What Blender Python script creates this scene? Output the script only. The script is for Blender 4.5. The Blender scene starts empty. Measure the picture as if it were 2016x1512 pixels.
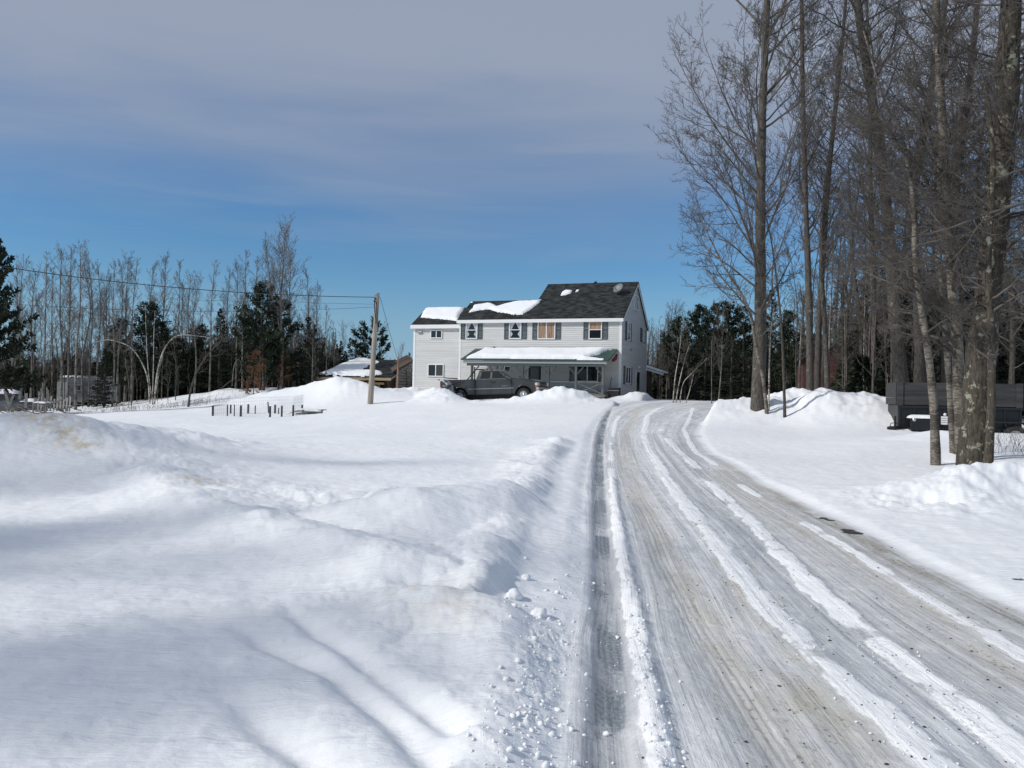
import bpy, math, random
import numpy as np
from mathutils import Vector, Matrix

# ------------------------------------------------------------------ camera, sky, sun, exposure
scene = bpy.context.scene
F_PX = 1600.0                      # focal length in pixels of the 2016 px wide frame
PITCH, ROLL = math.radians(0.68), math.radians(1.2)
cam_data = bpy.data.cameras.new('camera')
cam_data.sensor_width = 36.0
cam_data.lens = 36.0 * F_PX / 2016.0
cam_data.clip_start = 0.1
cam_data.clip_end = 2000.0
cam = bpy.data.objects.new('camera', cam_data)
scene.collection.objects.link(cam)
CAM_M = Matrix.Translation((0, 0, 1.6)) @ Matrix.Rotation(math.radians(90) + PITCH, 4, 'X') @ Matrix.Rotation(ROLL, 4, 'Z')
cam.matrix_world = CAM_M
scene.camera = cam

SUN_EL, SUN_TRAVEL = math.radians(37), math.radians(19)     # light travels towards +X and a little away from the camera
sun_to = Vector((-math.cos(SUN_TRAVEL) * math.cos(SUN_EL), -math.sin(SUN_TRAVEL) * math.cos(SUN_EL), math.sin(SUN_EL)))
sd = bpy.data.lights.new('sun', 'SUN')
sd.energy = 3.0
sd.angle = math.radians(2.0)
sd.color = (1.0, 0.955, 0.89)
sun = bpy.data.objects.new('sun', sd)
sun.rotation_euler = sun_to.to_track_quat('Z', 'Y').to_euler()
scene.collection.objects.link(sun)

world = bpy.data.worlds.new('World')
scene.world = world
world.use_nodes = True
wn, wl = world.node_tree.nodes, world.node_tree.links
wn.clear()
def W(t, **k):
    n = wn.new(t)
    for a, b in k.items():
        setattr(n, a, b)
    return n
sky = W('ShaderNodeTexSky', sky_type='NISHITA', sun_disc=False)
sky.sun_elevation = SUN_EL
sky.sun_rotation = math.atan2(sun_to.x, sun_to.y)
sky.air_density, sky.dust_density, sky.ozone_density = 1.1, 0.25, 2.2
bg = W('ShaderNodeBackground')
wo = W('ShaderNodeOutputWorld')
tc = W('ShaderNodeTexCoord')
sep = W('ShaderNodeSeparateXYZ')
wl.new(tc.outputs['Generated'], sep.inputs[0])
# a sheet of thin high cloud: horizontal position on a plane overhead = direction / height
mp = W('ShaderNodeMapping')
mp.inputs['Scale'].default_value = (0.9, 1.6, 7.0)
wl.new(tc.outputs['Generated'], mp.inputs['Vector'])
nz = W('ShaderNodeTexNoise')
nz.inputs['Scale'].default_value = 1.5
nz.inputs['Detail'].default_value = 6
nz.inputs['Roughness'].default_value = 0.5
nz.inputs['Distortion'].default_value = 0.5
wl.new(mp.outputs[0], nz.inputs['Vector'])
ma = W('ShaderNodeMath', operation='MULTIPLY_ADD')      # height + noise * k
wl.new(nz.outputs['Fac'], ma.inputs[0]); ma.inputs[1].default_value = 0.22
wl.new(sep.outputs['Z'], ma.inputs[2])
mr = W('ShaderNodeMapRange', interpolation_type='SMOOTHSTEP')
mr.inputs['From Min'].default_value = 0.27; mr.inputs['From Max'].default_value = 0.48
mr.inputs['To Max'].default_value = 0.93
wl.new(ma.outputs[0], mr.inputs['Value'])
# wisps near the horizon
mp2 = W('ShaderNodeMapping'); mp2.inputs['Scale'].default_value = (1.2, 1.2, 14.0)
wl.new(tc.outputs['Generated'], mp2.inputs['Vector'])
nz2 = W('ShaderNodeTexNoise'); nz2.inputs['Scale'].default_value = 2.2; nz2.inputs['Detail'].default_value = 7; nz2.inputs['Distortion'].default_value = 0.8
wl.new(mp2.outputs[0], nz2.inputs['Vector'])
mr2 = W('ShaderNodeMapRange', interpolation_type='SMOOTHSTEP')
mr2.inputs['From Min'].default_value = 0.45; mr2.inputs['From Max'].default_value = 0.85; mr2.inputs['To Max'].default_value = 0.28
wl.new(nz2.outputs['Fac'], mr2.inputs['Value'])
sc_ = W('ShaderNodeVectorMath', operation='SCALE'); sc_.inputs['Scale'].default_value = 0.10
tint = W('ShaderNodeMix', data_type='RGBA', blend_type='MULTIPLY'); tint.inputs[0].default_value = 1.0
tint.inputs[7].default_value = (0.43, 0.70, 0.95, 1)
wl.new(sky.outputs[0], tint.inputs[6]); wl.new(tint.outputs[2], sc_.inputs[0])
mixw = W('ShaderNodeMix', data_type='RGBA'); mixw.inputs[7].default_value = (0.33, 0.41, 0.52, 1)
lowm = W('ShaderNodeMapRange', interpolation_type='SMOOTHSTEP')
lowm.inputs['From Min'].default_value = 0.16; lowm.inputs['From Max'].default_value = -0.02; lowm.inputs['To Max'].default_value = 0.92
wl.new(sep.outputs['Z'], lowm.inputs['Value'])
mixl = W('ShaderNodeMix', data_type='RGBA'); mixl.inputs[7].default_value = (0.275, 0.425, 0.585, 1)
wl.new(lowm.outputs[0], mixl.inputs[0]); wl.new(sc_.outputs[0], mixl.inputs[6])
wl.new(mr2.outputs[0], mixw.inputs[0]); wl.new(mixl.outputs[2], mixw.inputs[6])
mixc = W('ShaderNodeMix', data_type='RGBA'); mixc.inputs[7].default_value = (0.315, 0.364, 0.463, 1)
wl.new(mr.outputs[0], mixc.inputs[0]); wl.new(mixw.outputs[2], mixc.inputs[6])
wl.new(mixc.outputs[2], bg.inputs['Color'])
bg.inputs['Strength'].default_value = 1.0
wl.new(bg.outputs[0], wo.inputs[0])

scene.view_settings.view_transform = 'Standard'
scene.view_settings.look = 'None'
scene.view_settings.gamma = 1.0
scene.view_settings.exposure = 0.03
scene.view_settings.use_curve_mapping = False
scene.cycles.max_bounces = 6
scene.cycles.diffuse_bounces = 3
scene.cycles.use_denoising = True

# ------------------------------------------------------------------ helpers
RNG = np.random.default_rng(7)
CAM_O = Vector((0, 0, 1.6))
def ray(px, py):
    d = Vector(((px - 1008) / F_PX, -(py - 756) / F_PX, -1.0))
    return (CAM_M.to_3x3() @ d)
def P(px, py, D):                  # the world point seen at photo pixel (px, py), D metres ahead
    d = ray(px, py)
    return CAM_O + d * (D / d.y)
def hit(px, py, p0, n):            # where that line of sight meets a plane
    d = ray(px, py); p0 = Vector(p0); n = Vector(n)
    return CAM_O + d * ((p0 - CAM_O).dot(n) / d.dot(n))
def flat(px, py, z=0.0):
    return hit(px, py, (0, 0, z), (0, 0, 1))

def vnoise(x, y, seed=0):
    xi, yi = np.floor(x).astype(np.int64), np.floor(y).astype(np.int64)
    fx, fy = x - xi, y - yi
    fx = fx * fx * fx * (fx * (fx * 6 - 15) + 10); fy = fy * fy * fy * (fy * (fy * 6 - 15) + 10)
    def h(a, b):
        n = (a * 374761393 + b * 668265263 + seed * 1442695041) & 0x7fffffff
        n = ((n ^ (n >> 13)) * 1274126177) & 0x7fffffff
        return ((n ^ (n >> 16)) & 0xffff) / 65535.0
    a, b, c, d = h(xi, yi), h(xi + 1, yi), h(xi, yi + 1), h(xi + 1, yi + 1)
    return (a + (b - a) * fx + (c - a) * fy + (a - b - c + d) * fx * fy) * 2 - 1
def fbm(x, y, sc, oct=4, seed=0, rough=0.5):
    s = 0; a = 1; t = 0
    for o in range(oct):
        s = s + a * vnoise(x * sc + 17.3 * o, y * sc - 9.1 * o, seed + o); t += a; a *= rough; sc *= 2.03
    return s / t
def sstep(a, b, x):
    t = np.clip((x - a) / (b - a), 0, 1); return t * t * (3 - 2 * t)

def np_mesh(name, verts, quads=None, tris=None, smooth=False):
    me = bpy.data.meshes.new(name)
    verts = np.asarray(verts, np.float32)
    me.vertices.add(len(verts)); me.vertices.foreach_set('co', verts.ravel())
    parts, tot = [], []
    if quads is not None and len(quads): parts.append(np.asarray(quads, np.int32).ravel()); tot.append(np.full(len(quads), 4, np.int32))
    if tris is not None and len(tris): parts.append(np.asarray(tris, np.int32).ravel()); tot.append(np.full(len(tris), 3, np.int32))
    li = np.concatenate(parts); tot = np.concatenate(tot)
    me.loops.add(len(li)); me.loops.foreach_set('vertex_index', li)
    me.polygons.add(len(tot))
    st = np.concatenate([[0], np.cumsum(tot)[:-1]]).astype(np.int32)
    me.polygons.foreach_set('loop_start', st); me.polygons.foreach_set('loop_total', tot)
    if smooth: me.polygons.foreach_set('use_smooth', np.ones(len(tot), bool))
    me.update(calc_edges=True)
    return me
def link(name, me, mat=None, parent=None, loc=None):
    o = bpy.data.objects.new(name, me); scene.collection.objects.link(o)
    if mat is not None:
        for m in (mat if isinstance(mat, (list, tuple)) else [mat]): me.materials.append(m)
    if parent: o.parent = parent
    if loc is not None: o.location = loc
    return o
def empty(name, label, cat, loc=(0, 0, 0), rz=0.0, group=None):
    o = bpy.data.objects.new(name, None); scene.collection.objects.link(o)
    o.location = loc; o.rotation_euler = (0, 0, rz); o.empty_display_size = 0.3
    o['label'] = label; o['category'] = cat
    if group: o['group'] = group
    return o
def tag(o, label=None, cat=None, group=None, kind=None):
    if label: o['label'] = label
    if cat: o['category'] = cat
    if group: o['group'] = group
    if kind: o['kind'] = kind
    return o
def copy_tree(root, label, loc, rz=0.0, sc=(1, 1, 1), group=None):
    r = root.copy(); scene.collection.objects.link(r)
    r.location = loc; r.rotation_euler = (0, 0, rz); r.scale = sc; r['label'] = label
    if group: r['group'] = group
    elif 'group' in r: del r['group']
    for ch in list(root.children):
        c = ch.copy(); scene.collection.objects.link(c); c.parent = r
        for g in ch.children:
            e = g.copy(); scene.collection.objects.link(e); e.parent = c
    return r

class MB:                           # collects faces, builds ONE mesh
    def __init__(s): s.v = []; s.f = []; s.sm = []
    def add(s, vs, fs, smooth=False):
        b = len(s.v); s.v += [tuple(v) for v in vs]
        for f in fs: s.f.append([i + b for i in f]); s.sm.append(smooth)
    def box(s, x0, x1, y0, y1, z0, z1, bev=0.0):
        if bev <= 0:
            vs = [(x, y, z) for z in (z0, z1) for y in (y0, y1) for x in (x0, x1)]
            s.add(vs, [(0, 2, 3, 1), (4, 5, 7, 6), (0, 1, 5, 4), (2, 6, 7, 3), (0, 4, 6, 2), (1, 3, 7, 5)])
        else:                       # chamfered along the vertical edges and the top
            b = bev
            ring = lambda i, z: [(x0 + i, y0 + b + i, z), (x0 + b + i, y0 + i, z), (x1 - b - i, y0 + i, z), (x1 - i, y0 + b + i, z),
                                 (x1 - i, y1 - b - i, z), (x1 - b - i, y1 - i, z), (x0 + b + i, y1 - i, z), (x0 + i, y1 - b - i, z)]
            vs = ring(b * .5, z0) + ring(0, z0 + b) + ring(0, z1 - b) + ring(b * .5, z1)
            fs = [tuple(range(7, -1, -1)), tuple(range(24, 32))]
            for r in range(3):
                for i in range(8): fs.append((r * 8 + i, r * 8 + (i + 1) % 8, r * 8 + 8 + (i + 1) % 8, r * 8 + 8 + i))
            s.add(vs, fs)
    def bar(s, a, b, w, h=None, up=(0, 0, 1)):       # rectangular bar from a to b
        a, b = Vector(a), Vector(b); h = h or w
        d = (b - a).normalized(); u = Vector(up)
        if abs(d.dot(u)) > .95: u = Vector((0, 1, 0))
        x = d.cross(u).normalized() * (w / 2); y = x.cross(d).normalized() * (h / 2)
        vs = [p + sx * x + sy * y for p in (a, b) for sx, sy in ((-1, -1), (1, -1), (1, 1), (-1, 1))]
        s.add(vs, [(3, 2, 1, 0), (4, 5, 6, 7), (0, 1, 5, 4), (1, 2, 6, 5), (2, 3, 7, 6), (3, 0, 4, 7)])
    def tube(s, pts, rad, n=8, cap=True):
        pts = [Vector(p) for p in pts]; K = len(pts)
        rad = [rad] * K if not hasattr(rad, '__len__') else rad
        vs, fs = [], []
        ref = Vector((0, 0, 1))
        if abs((pts[-1] - pts[0]).normalized().dot(ref)) > .9: ref = Vector((1, 0, 0))
        for k in range(K):
            d = (pts[min(k + 1, K - 1)] - pts[max(k - 1, 0)]).normalized()
            x = d.cross(ref).normalized(); y = x.cross(d)
            for i in range(n):
                a = 2 * math.pi * i / n; vs.append(pts[k] + (x * math.cos(a) + y * math.sin(a)) * rad[k])
        for k in range(K - 1):
            for i in range(n): fs.append((k * n + i, k * n + (i + 1) % n, (k + 1) * n + (i + 1) % n, (k + 1) * n + i))
        s.add(vs, fs, True)
        if cap: s.add(vs[:n], [tuple(range(n))]); s.add(vs[-n:], [tuple(range(n))])
    def lathe(s, prof, axis='y', c=(0, 0, 0), n=24, smooth=True):   # prof: (r, h) along the axis
        vs, fs = [], []
        for r, h in prof:
            for i in range(n):
                a = 2 * math.pi * i / n; p, q = r * math.cos(a), r * math.sin(a)
                v = {'y': (p, h, q), 'z': (p, q, h), 'x': (h, p, q)}[axis]
                vs.append((v[0] + c[0], v[1] + c[1], v[2] + c[2]))
        for k in range(len(prof) - 1):
            for i in range(n): fs.append((k * n + i, k * n + (i + 1) % n, (k + 1) * n + (i + 1) % n, (k + 1) * n + i))
        s.add(vs, fs, smooth)
    def prism(s, poly, y0, y1, ax='y'):              # 2-D outline (x, z) extruded along y (or (y, z) along x)
        n = len(poly)
        mk = (lambda p, y: (p[0], y, p[1])) if ax == 'y' else (lambda p, y: (y, p[0], p[1]))
        vs = [mk(p, y0) for p in poly] + [mk(p, y1) for p in poly]
        fs = [tuple(range(n)), tuple(range(2 * n - 1, n - 1, -1))] + [(i, i + n, (i + 1) % n + n, (i + 1) % n) for i in range(n)]
        s.add(vs, fs)
    def build(s, name, mat, parent=None, loc=None, label=None):
        me = bpy.data.meshes.new(name); me.from_pydata(s.v, [], s.f)
        me.polygons.foreach_set('use_smooth', s.sm); me.update()
        import bmesh
        bm = bmesh.new(); bm.from_mesh(me); bmesh.ops.remove_doubles(bm, verts=bm.verts, dist=1e-5) if False else None
        bmesh.ops.recalc_face_normals(bm, faces=bm.faces); bm.to_mesh(me); bm.free()
        o = link(name, me, mat, parent, loc)
        if label: o['label'] = label
        return o

# ------------------------------------------------------------------ materials
def mat(name, col, rough=0.7, metal=0.0, spec=0.5):
    m = bpy.data.materials.new(name); m.use_nodes = True
    b = m.node_tree.nodes['Principled BSDF']
    b.inputs['Base Color'].default_value = (*col, 1); b.inputs['Roughness'].default_value = rough
    b.inputs['Metallic'].default_value = metal; b.inputs['Specular IOR Level'].default_value = spec
    return m
def nodes(m): return m.node_tree.nodes, m.node_tree.links, m.node_tree.nodes['Principled BSDF']
def add_noise(m, scale, c1, c2, lo=.35, hi=.65, vec=None, stretch=(1, 1, 1), detail=6, bump=0.0, dist=0.02, coord='Object', bscale=None):
    n, l, b = nodes(m)
    t = n.new('ShaderNodeTexCoord'); mpn = n.new('ShaderNodeMapping'); mpn.inputs['Scale'].default_value = stretch
    l.new(t.outputs[coord], mpn.inputs[0])
    z = n.new('ShaderNodeTexNoise'); z.inputs['Scale'].default_value = scale; z.inputs['Detail'].default_value = detail
    l.new(mpn.outputs[0], z.inputs['Vector'])
    r = n.new('ShaderNodeValToRGB'); r.color_ramp.elements[0].position = lo; r.color_ramp.elements[1].position = hi
    r.color_ramp.elements[0].color = (*c1, 1); r.color_ramp.elements[1].color = (*c2, 1)
    l.new(z.outputs['Fac'], r.inputs[0]); l.new(r.outputs[0], b.inputs['Base Color'])
    if bump:
        z2 = z
        if bscale:
            z2 = n.new('ShaderNodeTexNoise'); z2.inputs['Scale'].default_value = bscale; z2.inputs['Detail'].default_value = 8; l.new(mpn.outputs[0], z2.inputs['Vector'])
        bp = n.new('ShaderNodeBump'); bp.inputs['Strength'].default_value = bump; bp.inputs['Distance'].default_value = dist
        l.new(z2.outputs['Fac'], bp.inputs['Height']); l.new(bp.outputs[0], b.inputs['Normal'])
    return m
# ------------------------------------------------------------------ terrain
def zr(Y):
    return np.interp(Y, [0, 6, 10, 15, 20, 30, 40, 50, 54, 60, 80, 400], [0, 0, .03, .14, .30, .70, 1.04, 1.30, 1.40, 1.42, 1.3, 1.3])
L_edge = [(1.2, .20), (3.5, .27), (5.4, .44), (6.9, .67), (10, .95), (15, 1.4), (20, 1.96), (25, 2.5), (30, 3.2), (35, 4.1), (40, 5.0), (46, 6.2), (52, 8.6), (54, 9.5), (70, 10)]
R_edge = [(1.2, 3.75), (3.5, 3.95), (6, 3.98), (8, 4.08), (10, 4.25), (15, 4.5), (20, 4.95), (25, 5.7), (30, 7.1), (34, 9.2), (38, 12.5), (42, 18), (46, 24), (54, 28), (70, 30)]
def XL(Y): return np.interp(Y, [a for a, b in L_edge], [b for a, b in L_edge])
def XR(Y): return np.interp(Y, [a for a, b in R_edge], [b for a, b in R_edge])

ctrl = []
def C(px, py, D): p = P(px, py, D); ctrl.append((p.x, p.y, p.z))
def Cw(x, y, z): ctrl.append((x, y, z))
for Y in (1, 4, 8, 12, 18, 25, 32, 40, 47):                       # the drive itself
    for t in (0.0, .5, 1.0):
        x = float(XL(Y)) * (1 - t) + min(float(XR(Y)), 16) * t; Cw(x, Y, float(zr(Y)))
for a in [(500, 822, 42), (417, 822, 40), (615, 815, 42), (300, 852, 30), (250, 812, 48), (100, 822, 54), (0, 828, 52), (370, 800, 57), (440, 772, 62), (600, 770, 62),
          (700, 804, 44), (800, 793, 46), (870, 800, 42), (1000, 802, 41), (1100, 802, 40), (430, 864, 21), (700, 864, 21), (1000, 860, 21), (1120, 853, 23),
          (600, 850, 28), (850, 848, 28), (700, 905, 15.5), (500, 900, 15), (850, 905, 14.5), (400, 885, 18), (720, 1010, 9.5), (600, 1010, 9.6), (900, 1000, 9.3),
          (1420, 803, 36), (1400, 872, 23), (1550, 900, 20), (1700, 905, 18), (1700, 965, 13.5), (1840, 914, 17), (1750, 875, 21), (1960, 900, 18), (2016, 1105, 8.2), (1900, 1060, 9.2),
          (1330, 792, 50), (1780, 856, 25.5), (1850, 856, 25.5), (1950, 858, 26), (2050, 858, 26.5), (1800, 870, 22.3)]:
    C(*a)
for a in [(7, 56, 1.4), (-7, 60, 1.35), (0, 54, 1.35), (-4, 50, 1.1), (3, 48, 1.15), (-2, 48, 1.0), (14, 60, 1.4), (-14, 62, 1.3), (-40, 60, -.9), (-60, 80, -1.0), (-20, 80, 1.0), (0, 90, 1.2), (40, 80, 1.3), (60, 60, 1.0), (30, 36, 1.1),
          (-60, 30, -.4), (-30, 20, 0), (60, 20, .5), (-5, 3, 0), (-4, 6.5, 0), (-8, 8, 0), (-2, 2.5, 0), (-10, 0, 0), (-1, 3.5, .05), (-30, -20, 0), (30, -20, 0), (0, -20, 0), (10, 5, .1), (7, 3, .1), (-12, 10, .1)]:
    Cw(*a)
ctrl = np.array(ctrl)
TS = 10.0
TCX, TCY = ctrl[:, 0] / TS, ctrl[:, 1] / TS
rz_ = ctrl[:, 2] - zr(ctrl[:, 1])
def U(r2): return np.where(r2 > 1e-9, r2 * np.log(r2 + 1e-12), 0)
NC = len(ctrl)
K_ = U((TCX[:, None] - TCX) ** 2 + (TCY[:, None] - TCY) ** 2) + np.eye(NC) * 0.02
Pm = np.stack([np.ones(NC), TCX, TCY], 1)
A_ = np.zeros((NC + 3, NC + 3)); A_[:NC, :NC] = K_; A_[:NC, NC:] = Pm; A_[NC:, :NC] = Pm.T
wts = np.linalg.solve(A_, np.concatenate([rz_, [0, 0, 0]]))
def tps(x, y):
    xs, ys = np.clip(x, -70, 70) / TS, np.clip(y, -30, 95) / TS
    out = wts[NC] + wts[NC + 1] * xs + wts[NC + 2] * ys
    for i in range(NC): out = out + wts[i] * U((xs - TCX[i]) ** 2 + (ys - TCY[i]) ** 2)
    return np.clip(out, -3, 2.0)

ridges = []      # (points (x, y, z), half width, roughness, power)
def ridge(pts, w, rough=0.0, rs=2.0, power=2.0, asym=1.0):
    ridges.append(([tuple(P(*p)) for p in pts], w, rough, rs, power, asym))
# plowed banks and piles, crest by crest
ridge([(-160, 812, 13.2), (0, 820, 13.6), (80, 822, 13.9), (150, 824, 14.2), (230, 832, 14.8), (300, 845, 15.6), (370, 856, 17), (430, 866, 18.5)], 1.6, .15, .8)
ridge([(260, 880, 13.4), (330, 925, 12.3), (400, 945, 11.6), (480, 962, 11.0), (560, 975, 10.6), (660, 985, 10.0), (760, 965, 9.8)], .9, .10, 1.4)
ridge([(640, 1035, 8.2), (720, 985, 8.7), (800, 962, 8.9), (900, 957, 9.4), (975, 945, 10.2)], .8, .05, 1.3)
ridge([(1125, 862, 20), (1088, 882, 17.3), (1064, 915, 14), (1052, 948, 11.6), (1032, 985, 9.9), (1000, 1030, 8.4), (962, 1088, 6.95), (925, 1128, 6.2), (890, 1150, 5.85)], .75, .085, 1.5, asym=.42)
ridge([(640, 1180, 5.9), (760, 1150, 6.0), (860, 1152, 5.75), (930, 1180, 5.5), (985, 1250, 5.0), (1015, 1340, 4.25), (1020, 1500, 3.4), (1020, 1800, 2.3)], .42, .045, 2.0)
ridge([(545, 1300, 4.7), (700, 1420, 3.9), (860, 1560, 3.25)], .30, .03, 2.0)
ridge([(1420, 798, 33), (1470, 784, 32), (1520, 772, 31.5), (1560, 771, 32), (1600, 777, 31), (1650, 771, 30), (1700, 770, 30), (1735, 774, 30.5), (1770, 790, 33)], 2.2, .30, .8)
ridge([(1812, 985, 11.9), (1845, 950, 12.4), (1890, 928, 12.8), (1925, 918, 13.0), (1960, 911, 13.1), (2040, 910, 13.2), (2200, 912, 13.5)], .95, .12, 2.4)
ridge([(1775, 868, 22), (1805, 860, 22.3), (1850, 847, 22.6), (1900, 850, 22.8), (1990, 854, 23), (2100, 854, 23.5)], 1.2, .03, .7)
ridge([(1232, 778, 52.6), (1250, 771, 52.3), (1270, 773, 53), (1288, 783, 53)], 1.0, .08, 2.0)
ridge([(560, 772, 53), (600, 762, 52), (640, 747, 51), (670, 741, 50.5), (700, 747, 50), (725, 755, 50), (750, 765, 50), (790, 768, 52), (815, 765, 54)], 2.4, .16, .8)
ridge([(835, 770, 51), (858, 764, 48.5), (868, 766, 47), (880, 778, 45.5)], 1.1, .12, 2.2)
ridge([(868, 782, 45.6), (905, 789, 45), (935, 787, 45), (960, 789, 45), (1005, 786, 44.5), (1035, 780, 44)], .8, .10, 2.2)
ridge([(1035, 780, 44), (1060, 770, 43.8), (1095, 763, 43.6), (1125, 761, 43.5), (1150, 769, 43.3), (1165, 784, 43)], 1.35, .16, 1.6)
ridge([(405, 774, 60), (450, 764, 60), (500, 769, 60), (650, 765, 60)], 2.0, .06, .8)

ridge([(290, 915, 11.6), (340, 948, 10.6), (420, 985, 9.4), (520, 1010, 8.4), (620, 1035, 7.7), (720, 1062, 7.1), (790, 1085, 6.65)], .46, .05, 2.0, 1.7, asym=1.7)
def seg_dist(x, y, pts):
    best = np.full(x.shape, 1e9); val = np.zeros(x.shape); tt = np.zeros(x.shape); side = np.zeros(x.shape); acc = 0
    for a, b in zip(pts[:-1], pts[1:]):
        dx, dy = b[0] - a[0], b[1] - a[1]; L2 = dx * dx + dy * dy + 1e-9
        t = np.clip(((x - a[0]) * dx + (y - a[1]) * dy) / L2, 0, 1)
        d = np.hypot(x - a[0] - t * dx, y - a[1] - t * dy)
        m = d < best
        best = np.where(m, d, best); L = math.sqrt(L2)
        if len(a) > 2: val = np.where(m, a[2] + (b[2] - a[2]) * t, val)
        tt = np.where(m, acc + t * L, tt)
        side = np.where(m, ((x - a[0]) * dy - (y - a[1]) * dx) / L, side)
        acc += L
    return best, val, tt, side
def crest(x, y, pts):
    sw = 0; sv = 0
    for a, b in zip(pts[:-1], pts[1:]):
        dx, dy = b[0] - a[0], b[1] - a[1]; L2 = dx * dx + dy * dy + 1e-9
        t = np.clip(((x - a[0]) * dx + (y - a[1]) * dy) / L2, 0, 1)
        w = 1 / ((x - a[0] - t * dx) ** 2 + (y - a[1] - t * dy) ** 2 + .01) ** 2
        sw = sw + w; sv = sv + w * (a[2] + (b[2] - a[2]) * t)
    return sv / sw

def px_line(pts, z=None):          # photo polyline laid on the drive's surface
    out = []
    for p in pts:
        dr = ray(p[0], p[1]); dr = dr / dr.y; D = 1.5         # walk along the line of sight down to the drive
        while D < 52 and 1.6 + dr.z * D > float(zr(D)): D += .02 + D * .002
        out.append((dr.x * D, D, 0.0))
    return out
# wheel marks on the drive: (line, half width m, kind)
T_ice = px_line([(1180, 1700), (1198, 1512), (1202, 1350), (1200, 1250), (1188, 1150), (1184, 1050), (1180, 950), (1181, 880), (1190, 828), (1206, 800), (1226, 789)])
T_ridgeA = px_line([(1990, 1640), (1850, 1512), (1700, 1376), (1600, 1285), (1500, 1180), (1400, 1060), (1310, 940), (1268, 858), (1275, 820), (1320, 802)])
T_trackA = px_line([(2080, 1560), (1900, 1412), (1700, 1248), (1540, 1118), (1430, 1020), (1350, 935), (1290, 855)])
T_ridgeB = px_line([(2120, 1560), (2016, 1480), (1750, 1275), (1600, 1150), (1480, 1030), (1380, 930), (1300, 845)])
T_ridgeC = px_line([(1330, 1700), (1300, 1480), (1262, 1300), (1235, 1150), (1215, 1050), (1206, 950), (1203, 880), (1212, 830), (1235, 800)])
T_ridgeD = px_line([(2250, 1420), (2016, 1290), (1850, 1190), (1700, 1100), (1560, 1020), (1450, 950), (1370, 885), (1345, 845), (1365, 812)])
T_tan = px_line([(1640, 1600), (1560, 1480), (1440, 1300), (1370, 1180), (1310, 1090), (1262, 990), (1236, 930), (1226, 880), (1238, 835), (1262, 806), (1310, 795)])
T_tan2 = px_line([(2016, 1340), (1850, 1220), (1720, 1130), (1600, 1060), (1500, 1000), (1420, 930)])
T_dark = px_line([(2150, 1275), (2016, 1215), (1900, 1158), (1780, 1108), (1690, 1056), (1630, 1028), (1560, 992), (1490, 955), (1420, 905), (1385, 868), (1378, 840), (1400, 815), (1425, 805)])
T_grey = px_line([(2016, 1500), (1850, 1380), (1700, 1260), (1560, 1130), (1460, 1030), (1380, 950), (1350, 890), (1350, 840), (1380, 815), (1405, 803)])
T_grey2 = px_line([(1560, 1600), (1480, 1420), (1400, 1280), (1330, 1160), (1285, 1060), (1255, 980)])
T_thin = px_line([(1620, 1600), (1560, 1512), (1450, 1340), (1370, 1220), (1300, 1100), (1240, 960)])
T_mud = px_line([(1700, 1500), (1600, 1380), (1530, 1270), (1480, 1180), (1430, 1100)])
# grooves of the old side track, lower left
G_lines = [([flat(*p)[:] for p in q], w, d) for q, w, d in [
    ([(395, 1232), (470, 1258), (532, 1290), (600, 1318), (660, 1348), (760, 1431), (850, 1530)], .080, .060),
    ([(515, 1186), (560, 1215), (612, 1261), (690, 1312), (760, 1365), (900, 1470)], .070, .052),
    ([(380, 1350), (450, 1395), (520, 1450), (603, 1512), (680, 1580)], .090, .060)]]
dents = [(flat(55 + 0, 860, .9), 0)]

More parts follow.
